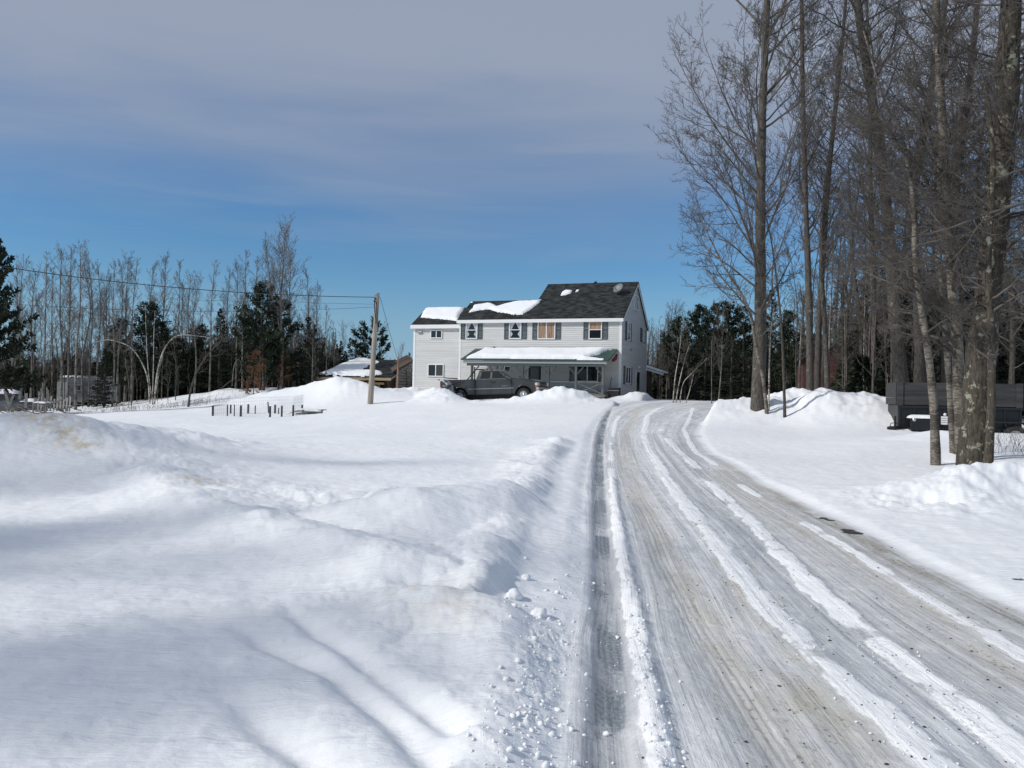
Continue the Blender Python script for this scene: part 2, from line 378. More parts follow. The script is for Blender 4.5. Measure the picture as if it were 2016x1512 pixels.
def terrain(x, y, attrs=False):
    x = np.asarray(x, float); y = np.asarray(y, float)
    base = zr(y) + tps(x, y)
    near = np.exp(-(np.hypot(x, y - 4) / 16) ** 2)
    field = fbm(x, y, .12, 3, 3) * .12 + fbm(x, y, .5, 3, 5) * .028
    xl, xr = XL(y), XR(y)
    e = .07 * fbm(x, y, 1.6, 3, 11) + .03 * fbm(x, y, 6, 2, 12)
    inl = sstep(-.10, .12, (x - xl) + e); inr = sstep(-.22, .25, (xr - x) + e * 1.5)
    road = inl * inr * (y > .2) * (y < 64)
    shoulderR = 1.1 + 2.0 * sstep(8, 20, y)
    off = np.maximum(xl - x, x - xr)                          # metres outside the drive
    calm = sstep(0.3, 3.5, off)
    z = base + field * calm
    z = z + sstep(0, .25, off) * (.035 + .012 * fbm(x, y, 5, 3, 21))
    h = z.copy()
    rough_amt = np.zeros_like(x)
    for pts, w, rough, rs, power, asym in ridges:
        d, zc, t, side = seg_dist(x, y, pts)
        ww = w * (1 + .25 * vnoise(x / (w * 1.6), y / (w * 1.6), int(w * 100)))
        if asym != 1: ww = ww * (asym + (1 - asym) * sstep(-.25, .10, side if asym > 0 else -side))
        k = np.exp(-np.abs(d / ww) ** power * .9)
        rn = fbm(x, y, rs, 5, 31, .55) * rough
        zc = crest(x, y, pts); target = zc + rn
        h = np.where(target > z, np.maximum(h, z + (target - z) * k + rn * k * .4), h)
        rough_amt = np.maximum(rough_amt, k * (rough > .09))
    bump = (h - z) * np.where((x < xl + .3) & (y < 26), sstep(.02 + .30 * sstep(5.2, 6.6, y), .42 + .50 * sstep(5.2, 6.6, y), xl - x + .06 * fbm(x, y, 2.5, 3, 29)), 1.0)
    z = z + bump * (1 - road)
    # plow-scraped left bank face: short flutes towards the drive
    for q, w, dep in G_lines:
        d, _, t, side = seg_dist(x, y, q)
        L = sum(math.dist(a[:2], b[:2]) for a, b in zip(q[:-1], q[1:]))
        fade = sstep(0, 1.2, t) * sstep(0, .05, L - t + .05)
        ss = d * np.sign(side)
        z = z - dep * np.exp(-(ss / w) ** 2) * fade + dep * .35 * np.exp(-((ss + w * 3.0) / (w * 2.0)) ** 2) * fade
    z = z + near * (1 - road) * (fbm(x * .8, y * 2.0, 1.1, 3, 41) * .025 + fbm(x, y, 6, 4, 43, .6) * .010)
    z = z + rough_amt * (1 - road) * fbm(x, y, 7, 4, 47, .6) * .022
    # crust and lumps along the drive's left edge, close by
    edge = np.exp(-((x - xl + .11) / .17) ** 2) * (y < 22) * sstep(-.2, .5, fbm(x, y, 1.2, 3, 57))
    z = z + edge * (np.abs(fbm(x, y, 11, 5, 51, .65)) * .085 - .006) * sstep(9.0, 5.0, y)
    ice = np.zeros_like(x); dirt = np.zeros_like(x); grit = np.zeros_like(x); tread = np.zeros_like(x); dark = np.zeros_like(x)
    m = road
    rz = np.zeros_like(x)
    n1 = fbm(x * 4, y, .9, 4, 61); n2 = fbm(x * 2, y, 2.3, 4, 63)
    def line(pts, w):
        d, _, t, s = seg_dist(x, y, pts); return d / w, d * np.sign(s), t
    d, s, t = line(T_ice, .105)
    hole = sstep(-.25, .25, fbm(x, y, 1.3, 4, 71) + .25 + .25 * np.exp(-((y - 4.6) / .7) ** 2))
    k = np.exp(-d ** 4); ice = np.maximum(ice, k * (.45 + .55 * hole)); rz = rz - .045 * k
    tread = np.maximum(tread, k)
    rz = rz + .035 * np.exp(-((s - .22) / .07) ** 2) * (1 + .7 * fbm(x, y, 8, 3, 73)) * (y < 14) + .015 * np.exp(-((s + .2) / .05) ** 2)
    for pts, w, hh in ((T_ridgeA, .115, .020), (T_ridgeB, .11, .019), (T_ridgeC, .07, .012), (T_ridgeD, .08, .010)):
        d, s, t = line(pts, w); k = np.exp(-(d + .35 * fbm(x, y, 4, 3, 77)) ** 4) * (1 + .35 * fbm(x, y, 6, 3, 75)) * sstep(-.55, -.1, fbm(x, y, .45, 2, int(w * 999))); rz = rz + hh * k; grit = np.maximum(grit, k * np.clip(.88 + .45 * fbm(x, y, .9, 3, 91) + .5 * fbm(x, y, 6, 2, 92), .3, 1.1))
    d, s, t = line(T_trackA, .10); k = np.exp(-d ** 4); rz = rz - .02 * k; ice = np.maximum(ice, k * .35); tread = np.maximum(tread, k * .7)
    d, s, t = line(T_grey, .30); k = np.exp(-d ** 2); ice = np.maximum(ice, k * (.45 + .5 * n1)); rz = rz - .012 * k
    d, s, t = line(T_grey2, .16); k = np.exp(-d ** 2); ice = np.maximum(ice, k * (.5 + .5 * n1)); rz = rz - .012 * k
    d, s, t = line(T_thin, .02)
    for o_ in (-.07, -.02, .03, .08): rz = rz - .006 * np.exp(-((s - o_) / .012) ** 2) * sstep(16, 8, y)
    d, s, t = line(T_tan, .20); k = np.exp(-d ** 2); dirt = np.maximum(dirt, k * (.55 + .35 * n2)); rz = rz - .008 * k
    d, s, t = line(T_tan2, .35); k = np.exp(-d ** 2); dirt = np.maximum(dirt, k * (.45 + .4 * n2)); ice = np.maximum(ice, k * .3)
    d, s, t = line(T_mud, .2); k = np.exp(-d ** 2); dirt = np.maximum(dirt, k * (.45 + .9 * n2)); ice = np.maximum(ice, k * (.4 + .6 * n1))
    d, s, t = line(T_dark, .17); k = np.exp(-d ** 2) * sstep(-.6, .2, n2 + .3); dark = k * sstep(17, 7, y); k = k * sstep(60, 15, y)
    dirt = np.maximum(dirt, k * .8)
    ice = np.maximum(ice, k * .55)
    spot = np.zeros_like(x)
    for sx, sy, r in ((1682, 1053, .13), (1668, 1048, .10), (1618, 1024, .10), (1635, 1028, .08), (2010, 1150, .07), (1318, 858, .17), (1304, 856, .12)):
        q = px_line([(sx, sy)])[0]
        spot = np.maximum(spot, np.exp(-(((x - q[0]) / r) ** 2 + ((y - q[1]) / (r * .8)) ** 2)) * (1 + .9 * fbm(x, y, 9, 4, 81)) * (.45 if sy < 900 else 1))
    rz = rz + (fbm(x * 3, y, 1.4, 4, 83) * .010 + fbm(x, y, 8, 3, 85) * .003) * sstep(30, 10, y)
    zz = z * (1 - m) + (zr(y) + tps(x, y) * 1.0 + rz) * m
    if not attrs: return zz
    return zz, m, np.clip(ice, 0, 1) * m, np.clip(dirt, 0, 1) * m, np.clip(spot, 0, 1), np.clip(grit, 0, 1) * m, np.clip(tread, 0, 1) * m, np.clip(dark, 0, 1) * m
def gz(x, y): return float(terrain(np.array([x]), np.array([y]))[0])

def snow_material():
    m = mat('snow', (.84, .855, .875), .62, spec=.25)
    n, l, b = nodes(m)
    def attr(a):
        q = n.new('ShaderNodeAttribute'); q.attribute_name = a; return q.outputs['Fac']
    def mth(op, a, b_=None, c=None):
        q = n.new('ShaderNodeMath'); q.operation = op
        for i, v in enumerate((a, b_, c)):
            if v is None: continue
            if isinstance(v, (int, float)): q.inputs[i].default_value = v
            else: l.new(v, q.inputs[i])
        return q.outputs[0]
    def mix(f, a, c):
        q = n.new('ShaderNodeMix'); q.data_type = 'RGBA'
        if isinstance(f, (int, float)): q.inputs[0].default_value = f
        else: l.new(f, q.inputs[0])
        for i, v in ((6, a), (7, c)):
            if isinstance(v, tuple): q.inputs[i].default_value = (*v, 1)
            else: l.new(v, q.inputs[i])
        return q.outputs[2]
    t = n.new('ShaderNodeTexCoord')
    def noise(sc, st=(1, 1, 1), det=6, dist=0.0, ro=.5):
        mp_ = n.new('ShaderNodeMapping'); mp_.inputs['Scale'].default_value = st; l.new(t.outputs['Object'], mp_.inputs[0])
        q = n.new('ShaderNodeTexNoise'); q.inputs['Scale'].default_value = sc; q.inputs['Detail'].default_value = det; q.inputs['Distortion'].default_value = dist
        q.inputs['Roughness'].default_value = ro
        l.new(mp_.outputs[0], q.inputs['Vector']); return q.outputs['Fac']
    def mrange(v, a, b_, c=0., d=1.):
        q = n.new('ShaderNodeMapRange'); q.interpolation_type = 'SMOOTHSTEP'; l.new(v, q.inputs[0])
        for i, w in zip((1, 2, 3, 4), (a, b_, c, d)): q.inputs[i].default_value = w
        return q.outputs[0]
    road, ice, dirt, spot, grit, tread, old, dark = map(attr, ('road', 'ice', 'dirt', 'spot', 'grit', 'tread', 'old', 'dark'))
    ra = n.new('ShaderNodeAttribute'); ra.attribute_name = 'rc'
    def rnoise(st, det=5, dist=0.0, ro=.55):      # noise that runs along the drive
        mp_ = n.new('ShaderNodeMapping'); mp_.inputs['Scale'].default_value = st; l.new(ra.outputs['Vector'], mp_.inputs[0])
        q = n.new('ShaderNodeTexNoise'); q.inputs['Scale'].default_value = 1.0; q.inputs['Detail'].default_value = det; q.inputs['Distortion'].default_value = dist
        q.inputs['Roughness'].default_value = ro; l.new(mp_.outputs[0], q.inputs['Vector']); return q.outputs['Fac']
    big = noise(.7, (1, .5, 1), 5); fine = noise(26, (1, .7, 1), 6, 0, .7); mid = noise(6, (1.2, .7, 1), 8, .3, .65)
    spk = noise(55, (1, .6, 1), 3); patch = noise(1.7, (1, .6, 1), 6, .4, .6)
    longs = rnoise((6.5, .07, 1), 4, .15); meds = rnoise((16, .45, 1), 6, .2, .6); hair = rnoise((55, .9, 1), 4, 0, .6)
    # soft snow
    c = mix(mrange(big, .35, .7), (.83, .85, .875), (.875, .885, .90))
    c = mix(mth('MULTIPLY', old, mrange(mid, .38, .58)), c, (.60, .50, .34))
    # packed drive: stripes of white snow over grey ice, broken up crosswise
    st = mth('ADD', mth('ADD', mth('MULTIPLY', longs, .36), mth('MULTIPLY', meds, .24)), mth('ADD', mth('MULTIPLY', mid, .20), mth('MULTIPLY', patch, .20)))
    packed = mix(mrange(st, .435, .545), (.53, .545, .56), (.73, .74, .752))
    packed = mix(mrange(st, .55, .64), packed, (.83, .84, .855))
    packed = mix(mth('MULTIPLY', mrange(hair, .52, .66), .22), packed, (.50, .51, .525))
    packed = mix(mrange(mth('ADD', mid, mth('MULTIPLY', fine, .5)), .80, .95, 0, .55), packed, (.82, .83, .845))
    icef = mth('MULTIPLY', ice, mrange(mth('ADD', meds, mth('MULTIPLY', fine, .4)), .52, .78, .30, 1.0))
    packed = mix(icef, packed, (.345, .365, .385))
    dirtf = mth('MULTIPLY', dirt, mrange(mth('ADD', patch, mth('MULTIPLY', meds, .6)), .58, .92, .35, .95))
    packed = mix(dirtf, packed, (.52, .485, .40))
    darkbits = mth('MULTIPLY', mth('MULTIPLY', dirt, mrange(mth('ADD', fine, mth('MULTIPLY', meds, .35)), .74, .84)), .8)
    packed = mix(darkbits, packed, (.12, .105, .085))
    g2 = mrange(mth('ADD', grit, mth('MULTIPLY', mth('SUBTRACT', fine, .5), .7)), .30, .55)
    packed = mix(g2, packed, (.875, .885, .895))
    wetpatch = mth('MULTIPLY', mrange(mth('MULTIPLY', ice, tread), .35, .7), mrange(mth('ADD', patch, mth('MULTIPLY', fine, .25)), .55, .65))
    packed = mix(mth('MULTIPLY', wetpatch, .85), packed, (.21, .24, .265))
    packed = mix(mth('MULTIPLY', dark, mrange(mth('ADD', meds, mth('MULTIPLY', fine, .6)), .66, .92, .15, .95)), packed, (.16, .15, .13))
    specks = mrange(spk, .695, .73)
    packed = mix(mth('MULTIPLY', specks, mrange(patch, .50, .60)), packed, (.07, .06, .05))
    c = mix(road, c, packed)
    c = mix(mrange(mth('MULTIPLY', spot, mth('ADD', fine, .6)), .35, .60), c, (.045, .042, .038))
    l.new(c, b.inputs['Base Color'])
    rgh = mth('SUBTRACT', .66, mth('MULTIPLY', icef, .36)); rgh = mth('SUBTRACT', rgh, mth('MULTIPLY', wetpatch, .2))
    l.new(rgh, b.inputs['Roughness'])
    # relief: wind ripples on soft snow, crust and tread on the drive
    rip = noise(2.2, (.55, 3.2, 1), 6, .6); rip2 = noise(9, (.5, 1.8, 1), 6, .8, .6)
    gran = noise(60, (1, 1, 1), 5, 0, .75)
    hsoft = mth('ADD', mth('ADD', mth('MULTIPLY', rip, .030), mth('MULTIPLY', rip2, .018)), mth('MULTIPLY', gran, .0035))
    sy = n.new('ShaderNodeSeparateXYZ'); l.new(ra.outputs['Vector'], sy.inputs[0])
    wob = mth('MULTIPLY', mid, .10)
    tr = mth('SINE', mth('MULTIPLY', mth('ADD', sy.outputs['Y'], wob), 88.0))
    trx = mth('SINE', mth('MULTIPLY', mth('ADD', sy.outputs['X'], wob), 150.0))
    trr = mth('MULTIPLY', mth('MULTIPLY', mth('MAXIMUM', tr, trx), mth('MULTIPLY', tread, mrange(patch, .40, .58))), .0035)
    hroad = mth('ADD', mth('ADD', mth('ADD', mth('MULTIPLY', longs, .035), mth('MULTIPLY', meds, .018)), mth('ADD', mth('MULTIPLY', hair, .004), mth('MULTIPLY', mid, .026))), mth('ADD', mth('MULTIPLY', fine, .006), trr))
    hh = n.new('ShaderNodeMix'); hh.data_type = 'FLOAT'; l.new(road, hh.inputs[0]); l.new(hsoft, hh.inputs[2]); l.new(hroad, hh.inputs[3])
    bp = n.new('ShaderNodeBump'); bp.inputs['Strength'].default_value = .85; bp.inputs['Distance'].default_value = 1.0
    l.new(hh.outputs[0], bp.inputs['Height']); l.new(bp.outputs[0], b.inputs['Normal'])
    return m
M_SNOW = snow_material()
M_SNOWP = mat('clean_snow', (.85, .865, .885), .6, spec=.25)
add_noise(M_SNOWP, 3, (.83, .85, .875), (.87, .88, .89), bump=.5, dist=.05, bscale=9)

def build_terrain():
    r = [1.0]
    while r[-1] < 420: r.append(r[-1] * (1.0068 if r[-1] < 75 else 1.05))
    r = np.array(r)
    a_in = np.radians(np.arange(-37, 37.01, .105))
    a_out = np.radians(np.concatenate([np.arange(37.5, 60, .6), np.arange(60, 300, 4), np.arange(300, 322.9, .6)]))
    a = np.concatenate([a_in, a_out]); nA, nR = len(a), len(r)
    X = np.outer(r, np.sin(a)); Y = np.outer(r, np.cos(a))
    x, y = X.ravel(), Y.ravel()
    z, road, ice, dirt, spot, grit, tread, dark = terrain(x, y, True)
    far = sstep(90, 140, np.hypot(x, y))
    z = z * (1 - far) + 0.6 * far
    x = np.concatenate([[0], x]); y = np.concatenate([[0], y]); z = np.concatenate([[0.0], z])
    old = np.zeros(len(x))
    for px, py, D, rr in ((95, 855, 13.6, .5), (130, 885, 13.2, .45), (165, 890, 13.0, .25), (860, 1165, 5.7, .45), (400, 990, 11, .3), (60, 850, 13.6, .4), (900, 1180, 5.4, .3)):
        p = P(px, py, D); old = np.maximum(old, np.exp(-(((x - p.x) ** 2 + (y - p.y) ** 2) / rr ** 2)) * (.8 if py < 1000 else .30))
    j = np.arange(nA); jn = (j + 1) % nA
    i = np.arange(nR - 1)[:, None] * nA + 1
    q = np.stack([i + j, i + jn, i + nA + jn, i + nA + j], -1).reshape(-1, 4)
    t = np.stack([np.zeros(nA, int), 1 + j, 1 + jn], -1)
    roadv = np.concatenate([[0], road]) > .5
    isroad = roadv[q].sum(1) >= 2
    V = np.stack([x, y, z], 1)
    A = dict(road=road, ice=ice, dirt=dirt, spot=spot, grit=grit, tread=tread, dark=dark)
    A = {k: np.concatenate([[0], v]) for k, v in A.items()}; A['old'] = old
    def part(name, quads, tris):
        used = np.unique(np.concatenate([quads.ravel(), tris.ravel()])); remap = np.zeros(len(V), np.int64); remap[used] = np.arange(len(used))
        me = np_mesh(name, V[used], remap[quads], remap[tris] if len(tris) else None, True)
        for k, v in A.items():
            at = me.attributes.new(k, 'FLOAT', 'POINT'); at.data.foreach_set('value', v[used].astype(np.float32))
        xx, yy = V[used, 0], V[used, 1]
        rc = np.stack([(xx - XL(yy)) / np.maximum(XR(yy) - XL(yy), .1) * 3.5, yy + np.maximum(yy - 24, 0) * .02 * xx, np.zeros(len(xx))], 1)
        me.attributes.new('rc', 'FLOAT_VECTOR', 'POINT').data.foreach_set('vector', rc.astype(np.float32).ravel())
        o = link(name, me, M_SNOW); o['kind'] = 'structure'; return o
    part('snowy_ground', q[~isroad][:, ::-1], t[:, ::-1])
    part('road', q[isroad][:, ::-1], np.zeros((0, 3), int))
build_terrain()

def crumbs(name, label, cat, X, Y, r, mt, seed, sink=.25, flat=.8):
    """many small irregular lumps resting on the surface, one uncountable scatter"""
    rng = np.random.default_rng(seed); n = len(X)
    z = terrain(X, Y)
    ico = np.array([(0, 0, 1), (.89, 0, .45), (.28, .85, .45), (-.72, .53, .45), (-.72, -.53, .45), (.28, -.85, .45), (.72, .53, -.45), (-.28, .85, -.45), (-.89, 0, -.45), (-.28, -.85, -.45), (.72, -.53, -.45), (0, 0, -1)])
    tri = np.array([(0, 1, 2), (0, 2, 3), (0, 3, 4), (0, 4, 5), (0, 5, 1), (1, 6, 2), (2, 7, 3), (3, 8, 4), (4, 9, 5), (5, 10, 1), (2, 6, 7), (3, 7, 8), (4, 8, 9), (5, 9, 10), (1, 10, 6), (11, 7, 6), (11, 8, 7), (11, 9, 8), (11, 10, 9), (11, 6, 10)])
    V = ico[None] * (1 + rng.uniform(-.45, .45, (n, 12, 1))) * r[:, None, None] * rng.uniform(.6, 1.3, (n, 1, 3)) * [1, 1, flat]
    V = V + np.stack([X, Y, z + r * (flat - sink)], 1)[:, None, :]
    T = tri[None] + (np.arange(n) * 12)[:, None, None]
    o = link(name, np_mesh(name, V.reshape(-1, 3), None, T.reshape(-1, 3), False), mt); tag(o, label, cat, None, 'stuff')
rg_ = np.random.default_rng(33)
yy_ = 2.6 + np.abs(rg_.normal(.6, 1.9, 1000)); xx_ = XL(yy_) + rg_.normal(-.10, .13, len(yy_)) - np.abs(rg_.normal(0, .10, len(yy_)))
xr_ = np.interp(yy_, [p_[1] for p_ in T_ridgeC][0:8], [p_[0] for p_ in T_ridgeC][0:8]) + rg_.normal(0, .06, len(yy_))
pick = rg_.uniform(0, 1, len(yy_)) < .35
crumbs('snow_crumbs', 'small broken crumbs of snow strewn along both sides of the icy wheel rut', 'snow crumbs', np.where(pick, xr_, xx_), yy_, np.minimum(rg_.gamma(1.1, .0045, len(yy_)) + .002, .022), M_SNOWP, 1, .5)
yy_ = 3 + rg_.power(.7, 450) * 9; xa_ = np.interp(yy_, [p_[1] for p_ in T_ridgeA], [p_[0] for p_ in T_ridgeA]); xb_ = np.interp(yy_, [p_[1] for p_ in T_ridgeB], [p_[0] for p_ in T_ridgeB])
crumbs('snow_crumbs', 'small crumbs of snow on the white strips between the tyre tracks', 'snow crumbs', np.where(rg_.uniform(0, 1, len(yy_)) < .5, xa_, xb_) + rg_.normal(0, .10, len(yy_)), yy_, np.minimum(rg_.gamma(1.4, .0028, len(yy_)) + .0015, .009), M_SNOWP, 2)
yy_ = 2.8 + rg_.power(.7, 1500) * 14; t_ = rg_.beta(2.2, 1.6, len(yy_)); 
crumbs('road_grit', 'specks of gravel, bark and sand scattered over the icy drive', 'grit', XL(yy_) + t_ * (XR(yy_) - XL(yy_)), yy_, np.minimum(rg_.gamma(1.4, .0020, len(yy_)) + .0012, .009), mat('grit', (.07, .058, .045), .9), 3, .1, .5)
# ------------------------------------------------------------------ materials of built things
M_SIDING = add_noise(mat('vinyl_siding', (.60, .60, .58), .55), 1.2, (.56, .56, .545), (.64, .64, .62), stretch=(.3, .3, 4))
M_TRIM = mat('white_trim', (.80, .80, .79), .5)
M_SHINGLE = add_noise(mat('dark_shingle', (.03, .035, .035), .9, spec=.2), 2.2, (.011, .014, .015), (.046, .050, .049), .4, .62, stretch=(1, 1, 3.5), detail=8, bump=.7, dist=.02, bscale=14)
M_GREEN = add_noise(mat('green_metal_roof', (.02, .06, .045), .5), 2, (.012, .042, .032), (.022, .065, .048))
M_SHUTTER = mat('slate_shutter', (.060, .082, .088), .6)
M_GLASS = mat('window_glass', (.012, .015, .018), .08, spec=.7)
M_SCREEN = mat('insect_screen', (.045, .048, .05), .8)
M_CURT_W = add_noise(mat('white_curtain', (.62, .64, .66), .9), 6, (.45, .47, .5), (.72, .73, .74), stretch=(6, 6, .4))
M_CURT_T = add_noise(mat('tan_curtain', (.36, .24, .16), .9), 5, (.17, .11, .075), (.50, .34, .23), stretch=(7, 7, .3))
M_WOODG = add_noise(mat('weathered_wood', (.16, .15, .14), .85), 3, (.10, .095, .088), (.24, .225, .205), stretch=(1, 1, 6), bump=.4, dist=.01)
M_WOODY = add_noise(mat('new_lumber', (.36, .26, .14), .75), 3, (.27, .19, .10), (.42, .32, .18), stretch=(.5, .5, 5))
M_WOODB = add_noise(mat('brown_boards', (.10, .065, .045), .85), 2.5, (.055, .038, .028), (.14, .095, .065), stretch=(5, 5, .6), bump=.3, dist=.01)
M_PORCHW = mat('porch_paint', (.055, .075, .08), .7)
M_DARK = mat('dark_void', (.02, .02, .022), .9)
M_STEEL = mat('grey_steel', (.30, .31, .32), .45, .6)
M_DISH = mat('dish_grey', (.17, .18, .19), .5)
M_RED = mat('red_plastic', (.20, .012, .014), .45)
M_BLACKP = mat('black_plastic', (.014, .014, .015), .5)
M_WIRE = mat('black_cable', (.03, .032, .036), .6)
M_POLE = add_noise(mat('grey_pole_wood', (.33, .29, .24), .9), 2.5, (.20, .17, .14), (.44, .39, .33), .3, .7, stretch=(5, 5, .35), bump=.5, dist=.01)

def snow_patch(name, outline, p0, ux, uy, un, thick, parent=None, step=.12, edge=.35, mt=None, wob=.10, seed=1, lbl=None):
    """snow lying on a plane: outline in plane coordinates (a, b); a swollen sheet that rounds off at its rim"""
    p0, ux, uy, un = map(Vector, (p0, ux, uy, un))
    o = np.array(outline); a0, b0 = o.min(0) - .3; a1, b1 = o.max(0) + .3
    A, B = np.meshgrid(np.arange(a0, a1, step), np.arange(b0, b1, step)); a, b = A.ravel(), B.ravel()
    d, *_ = seg_dist(a, b, [tuple(q) for q in outline] + [tuple(outline[0])])
    ins = np.zeros(a.shape, bool); n = len(o)
    for i in range(n):
        x1, y1 = o[i]; x2, y2 = o[(i + 1) % n]
        c = ((y1 > b) != (y2 > b)) & (a < (x2 - x1) * (b - y1) / (y2 - y1 + 1e-12) + x1); ins ^= c
    sdv = np.where(ins, d, -d) + fbm(a, b, 2.2, 4, seed) * wob
    h = thick * np.sqrt(np.clip(sdv / edge, 0, 1)) * (1 + .25 * fbm(a, b, .9, 3, seed + 5)) - .01
    ok = sdv > -step * .9
    nx, ny = A.shape[1], A.shape[0]
    idx = np.arange(nx * ny).reshape(ny, nx)
    q = np.stack([idx[:-1, :-1], idx[:-1, 1:], idx[1:, 1:], idx[1:, :-1]], -1).reshape(-1, 4)
    q = q[ok[q].all(1)]
    h = np.where(sdv <= 0, -.03, h)
    V = np.array([p0]) + a[:, None] * np.array([ux]) + b[:, None] * np.array([uy]) + h[:, None] * np.array([un])
    used = np.unique(q); rm = np.zeros(len(V), int); rm[used] = np.arange(len(used))
    me = np_mesh(name, V[used], rm[q], None, True)
    ob = link(name, me, mt or M_SNOWP, parent)
    if lbl: ob['label'] = lbl
    return ob

# ------------------------------------------------------------------ the house
TH = math.radians(20); HB = 1.38
HO = Vector((7.2, 54.0, HB))
house = empty('farmhouse', 'two storey pale sided farmhouse with dark shingle roof and snowy front porch', 'house', HO, -TH)
HM = Matrix.Translation(HO) @ Matrix.Rotation(-TH, 4, 'Z'); HMi = HM.inverted()
def on_house(px, py, y=0.0):       # photo pixel -> local (x, z) on the wall plane local y = const
    n = HM.to_3x3() @ Vector((0, 1, 0)); p = HMi @ hit(px, py, HM @ Vector((0, y, 0)), n); return p.x, p.z
def on_side(px, py, x=0.0):
    n = HM.to_3x3() @ Vector((1, 0, 0)); p = HMi @ hit(px, py, HM @ Vector((x, 0, 0)), n); return p.y, p.z
def z1(x, y): return x / 3.7333 + 780, y / 3.7333 + 530        # coordinates measured in the enlarged crop
EAVE, RIDGE, DEP, RY = 5.42, 8.35, 9.0, 4.7
XJ, XLF, XW = -6.54, -11.7, -15.65          # joint of the high roof, main left corner, wing's left corner
WY, WE, WR, WRY, WD = .6, 5.15, 6.5, 2.9, 5.2
def laps(m, a, b, z0, zf, fixed, axis, out, h=.135):
    """clapboard courses between a..b (functions of z), slanting outwards to their lower edge"""
    z = z0
    while z < zf - .01:
        zt = min(z + h, zf); t = .030
        for zz0, zz1, o0, o1 in ((z, zt, t, 0.003),):
            aa0, bb0, aa1, bb1 = a(zz0), b(zz0), a(zz1), b(zz1)
            if bb0 - aa0 < .02: continue
            def pt(s, zq, o): return (s, fixed + out * o, zq) if axis == 'x' else (fixed + out * o, s, zq)
            m.add([pt(aa0, zz0, o0), pt(bb0, zz0, o0), pt(bb1, zz1, o1), pt(aa1, zz1, o1), pt(aa0, zz0, 0), pt(bb0, zz0, 0)], [(0, 1, 2, 3), (4, 5, 1, 0)])
        z = zt
m = MB()
laps(m, lambda z: XLF, lambda z: 0.0, -.4, EAVE - .18, 0.0, 'x', -1)
def g0(z): return 0.0 if z < EAVE else (z - EAVE) / (RIDGE - EAVE) * RY
def g1(z): return DEP if z < EAVE else DEP - (z - EAVE) / (RIDGE - EAVE) * (DEP - RY)
laps(m, g0, g1, -.4, RIDGE - .06, 0.0, 'y', 1)
# left gable ends and the wing
RZ2 = 6.90; RY2 = (RZ2 - EAVE) / (RIDGE - EAVE) * RY
laps(m, lambda z: 0 if z < EAVE else (z - EAVE) / (RIDGE - EAVE) * RY, lambda z: 2 * RY2 if z < EAVE else 2 * RY2 - (z - EAVE) / (RIDGE - EAVE) * RY, 3, RZ2 - .05, XLF, 'y', -1)
laps(m, g0, g1, 4.5, RIDGE - .06, XJ, 'y', -1)
laps(m, lambda z: XLF + .02, lambda z: 0.0, -.4, EAVE, DEP, 'x', 1)
m.add([(XLF, .004, -.5), (0 - .004, .004, -.5), (-.004, .004, EAVE), (XLF, .004, EAVE)], [(0, 1, 2, 3)])
m.build('wall', M_SIDING, house)
m = MB()
laps(m, lambda z: XW, lambda z: XLF, -.6, WE - .05, WY, 'x', -1)
def w0(z): return WY if z < WE else WY + (z - WE) / (WR - WE) * (WRY - WY)
def w1(z): return WD if z < WE else WD - (z - WE) / (WR - WE) * (WD - WRY)
laps(m, w0, w1, -.6, WR - .05, XW, 'y', -1)
m.build('wall', M_SIDING, house, label='siding of the smaller left wing')
# corner boards, fascias, rake boards
m = MB()
m.prism([(-.13, -.035), (.04, -.035), (.04, .12), (.022, .12), (.022, -.02), (-.13, -.02)], -.4, EAVE - .2)
m.v = [(a_, c_, b_) for a_, b_, c_ in m.v]; m.build('corner_board', M_TRIM, house)
for q_ in ((XLF - .035, XLF + .11, -.035, -.02, -.4, EAVE - .2), (.022, .04, DEP - .12, DEP + .03, -.4, EAVE - .1), (XW - .03, XW + .13, WY - .035, WY - .02, -.6, WE - .2), (XLF - .12, XLF - .05, WY - .035, WY - .02, -.6, WE - .1)):
    m = MB(); m.box(*q_); m.build('corner_board', M_TRIM, house)
OH = .22
def roof(mname, xa, xb, ey, ez, ry, rzz, by, bz, mtl=M_SHINGLE, th=.10, lab=None):
    sl = (rzz - ez) / (ry - ey); fy, fz = ey - OH, ez - OH * sl
    sl2 = (rzz - bz) / (by - ry); hy, hz = by + OH, bz - OH * sl2
    mm = MB(); prof = [(fy, fz), (ry, rzz), (hy, hz), (hy, hz + th), (ry, rzz + th * 1.15), (fy, fz + th)]
    mm.prism(prof, xa, xb, 'x')
    return mm.build('roof', mtl, house, label=lab), (fy, fz + th, sl)
r1, R1 = roof('roof', XJ - .12, .16, 0, EAVE, RY, RIDGE, DEP, EAVE, lab='taller dark shingle roof at the right')
r2, R2 = roof('roof', XLF - .16, XJ - .121, 0, EAVE, RY2, RZ2, 2 * RY2, EAVE, lab='lower dark shingle roof in the middle')
r3, R3 = roof('roof', XW - .18, XLF + .10, WY, WE, WRY, WR, WD, WE, lab='low shingle roof of the left wing')
m = MB()
m.box(XLF - .17, .17, -OH - .03, -OH - .005, EAVE - .27, EAVE - .045)
m.box(XLF - .16, .16, -OH - .005, -.005, EAVE - .27, EAVE - .24)
m.build('fascia', M_TRIM, house)
m = MB(); m.box(XW - .19, XLF - .03, WY - OH - .03, WY - OH - .005, WE - .30, WE - .03); m.box(XW - .18, XLF - .03, WY - OH - .005, WY - .02, WE - .30, WE - .27)
m.build('fascia', M_TRIM, house)
m = MB()
for (ya, za, yb, zb) in ((-OH, EAVE - OH * .623, RY, RIDGE), (DEP + OH, EAVE - OH * .68, RY, RIDGE)):
    m.bar((.135, ya, za - .07), (.135, yb, zb - .07), .05, .15, up=(0, 0, 1))
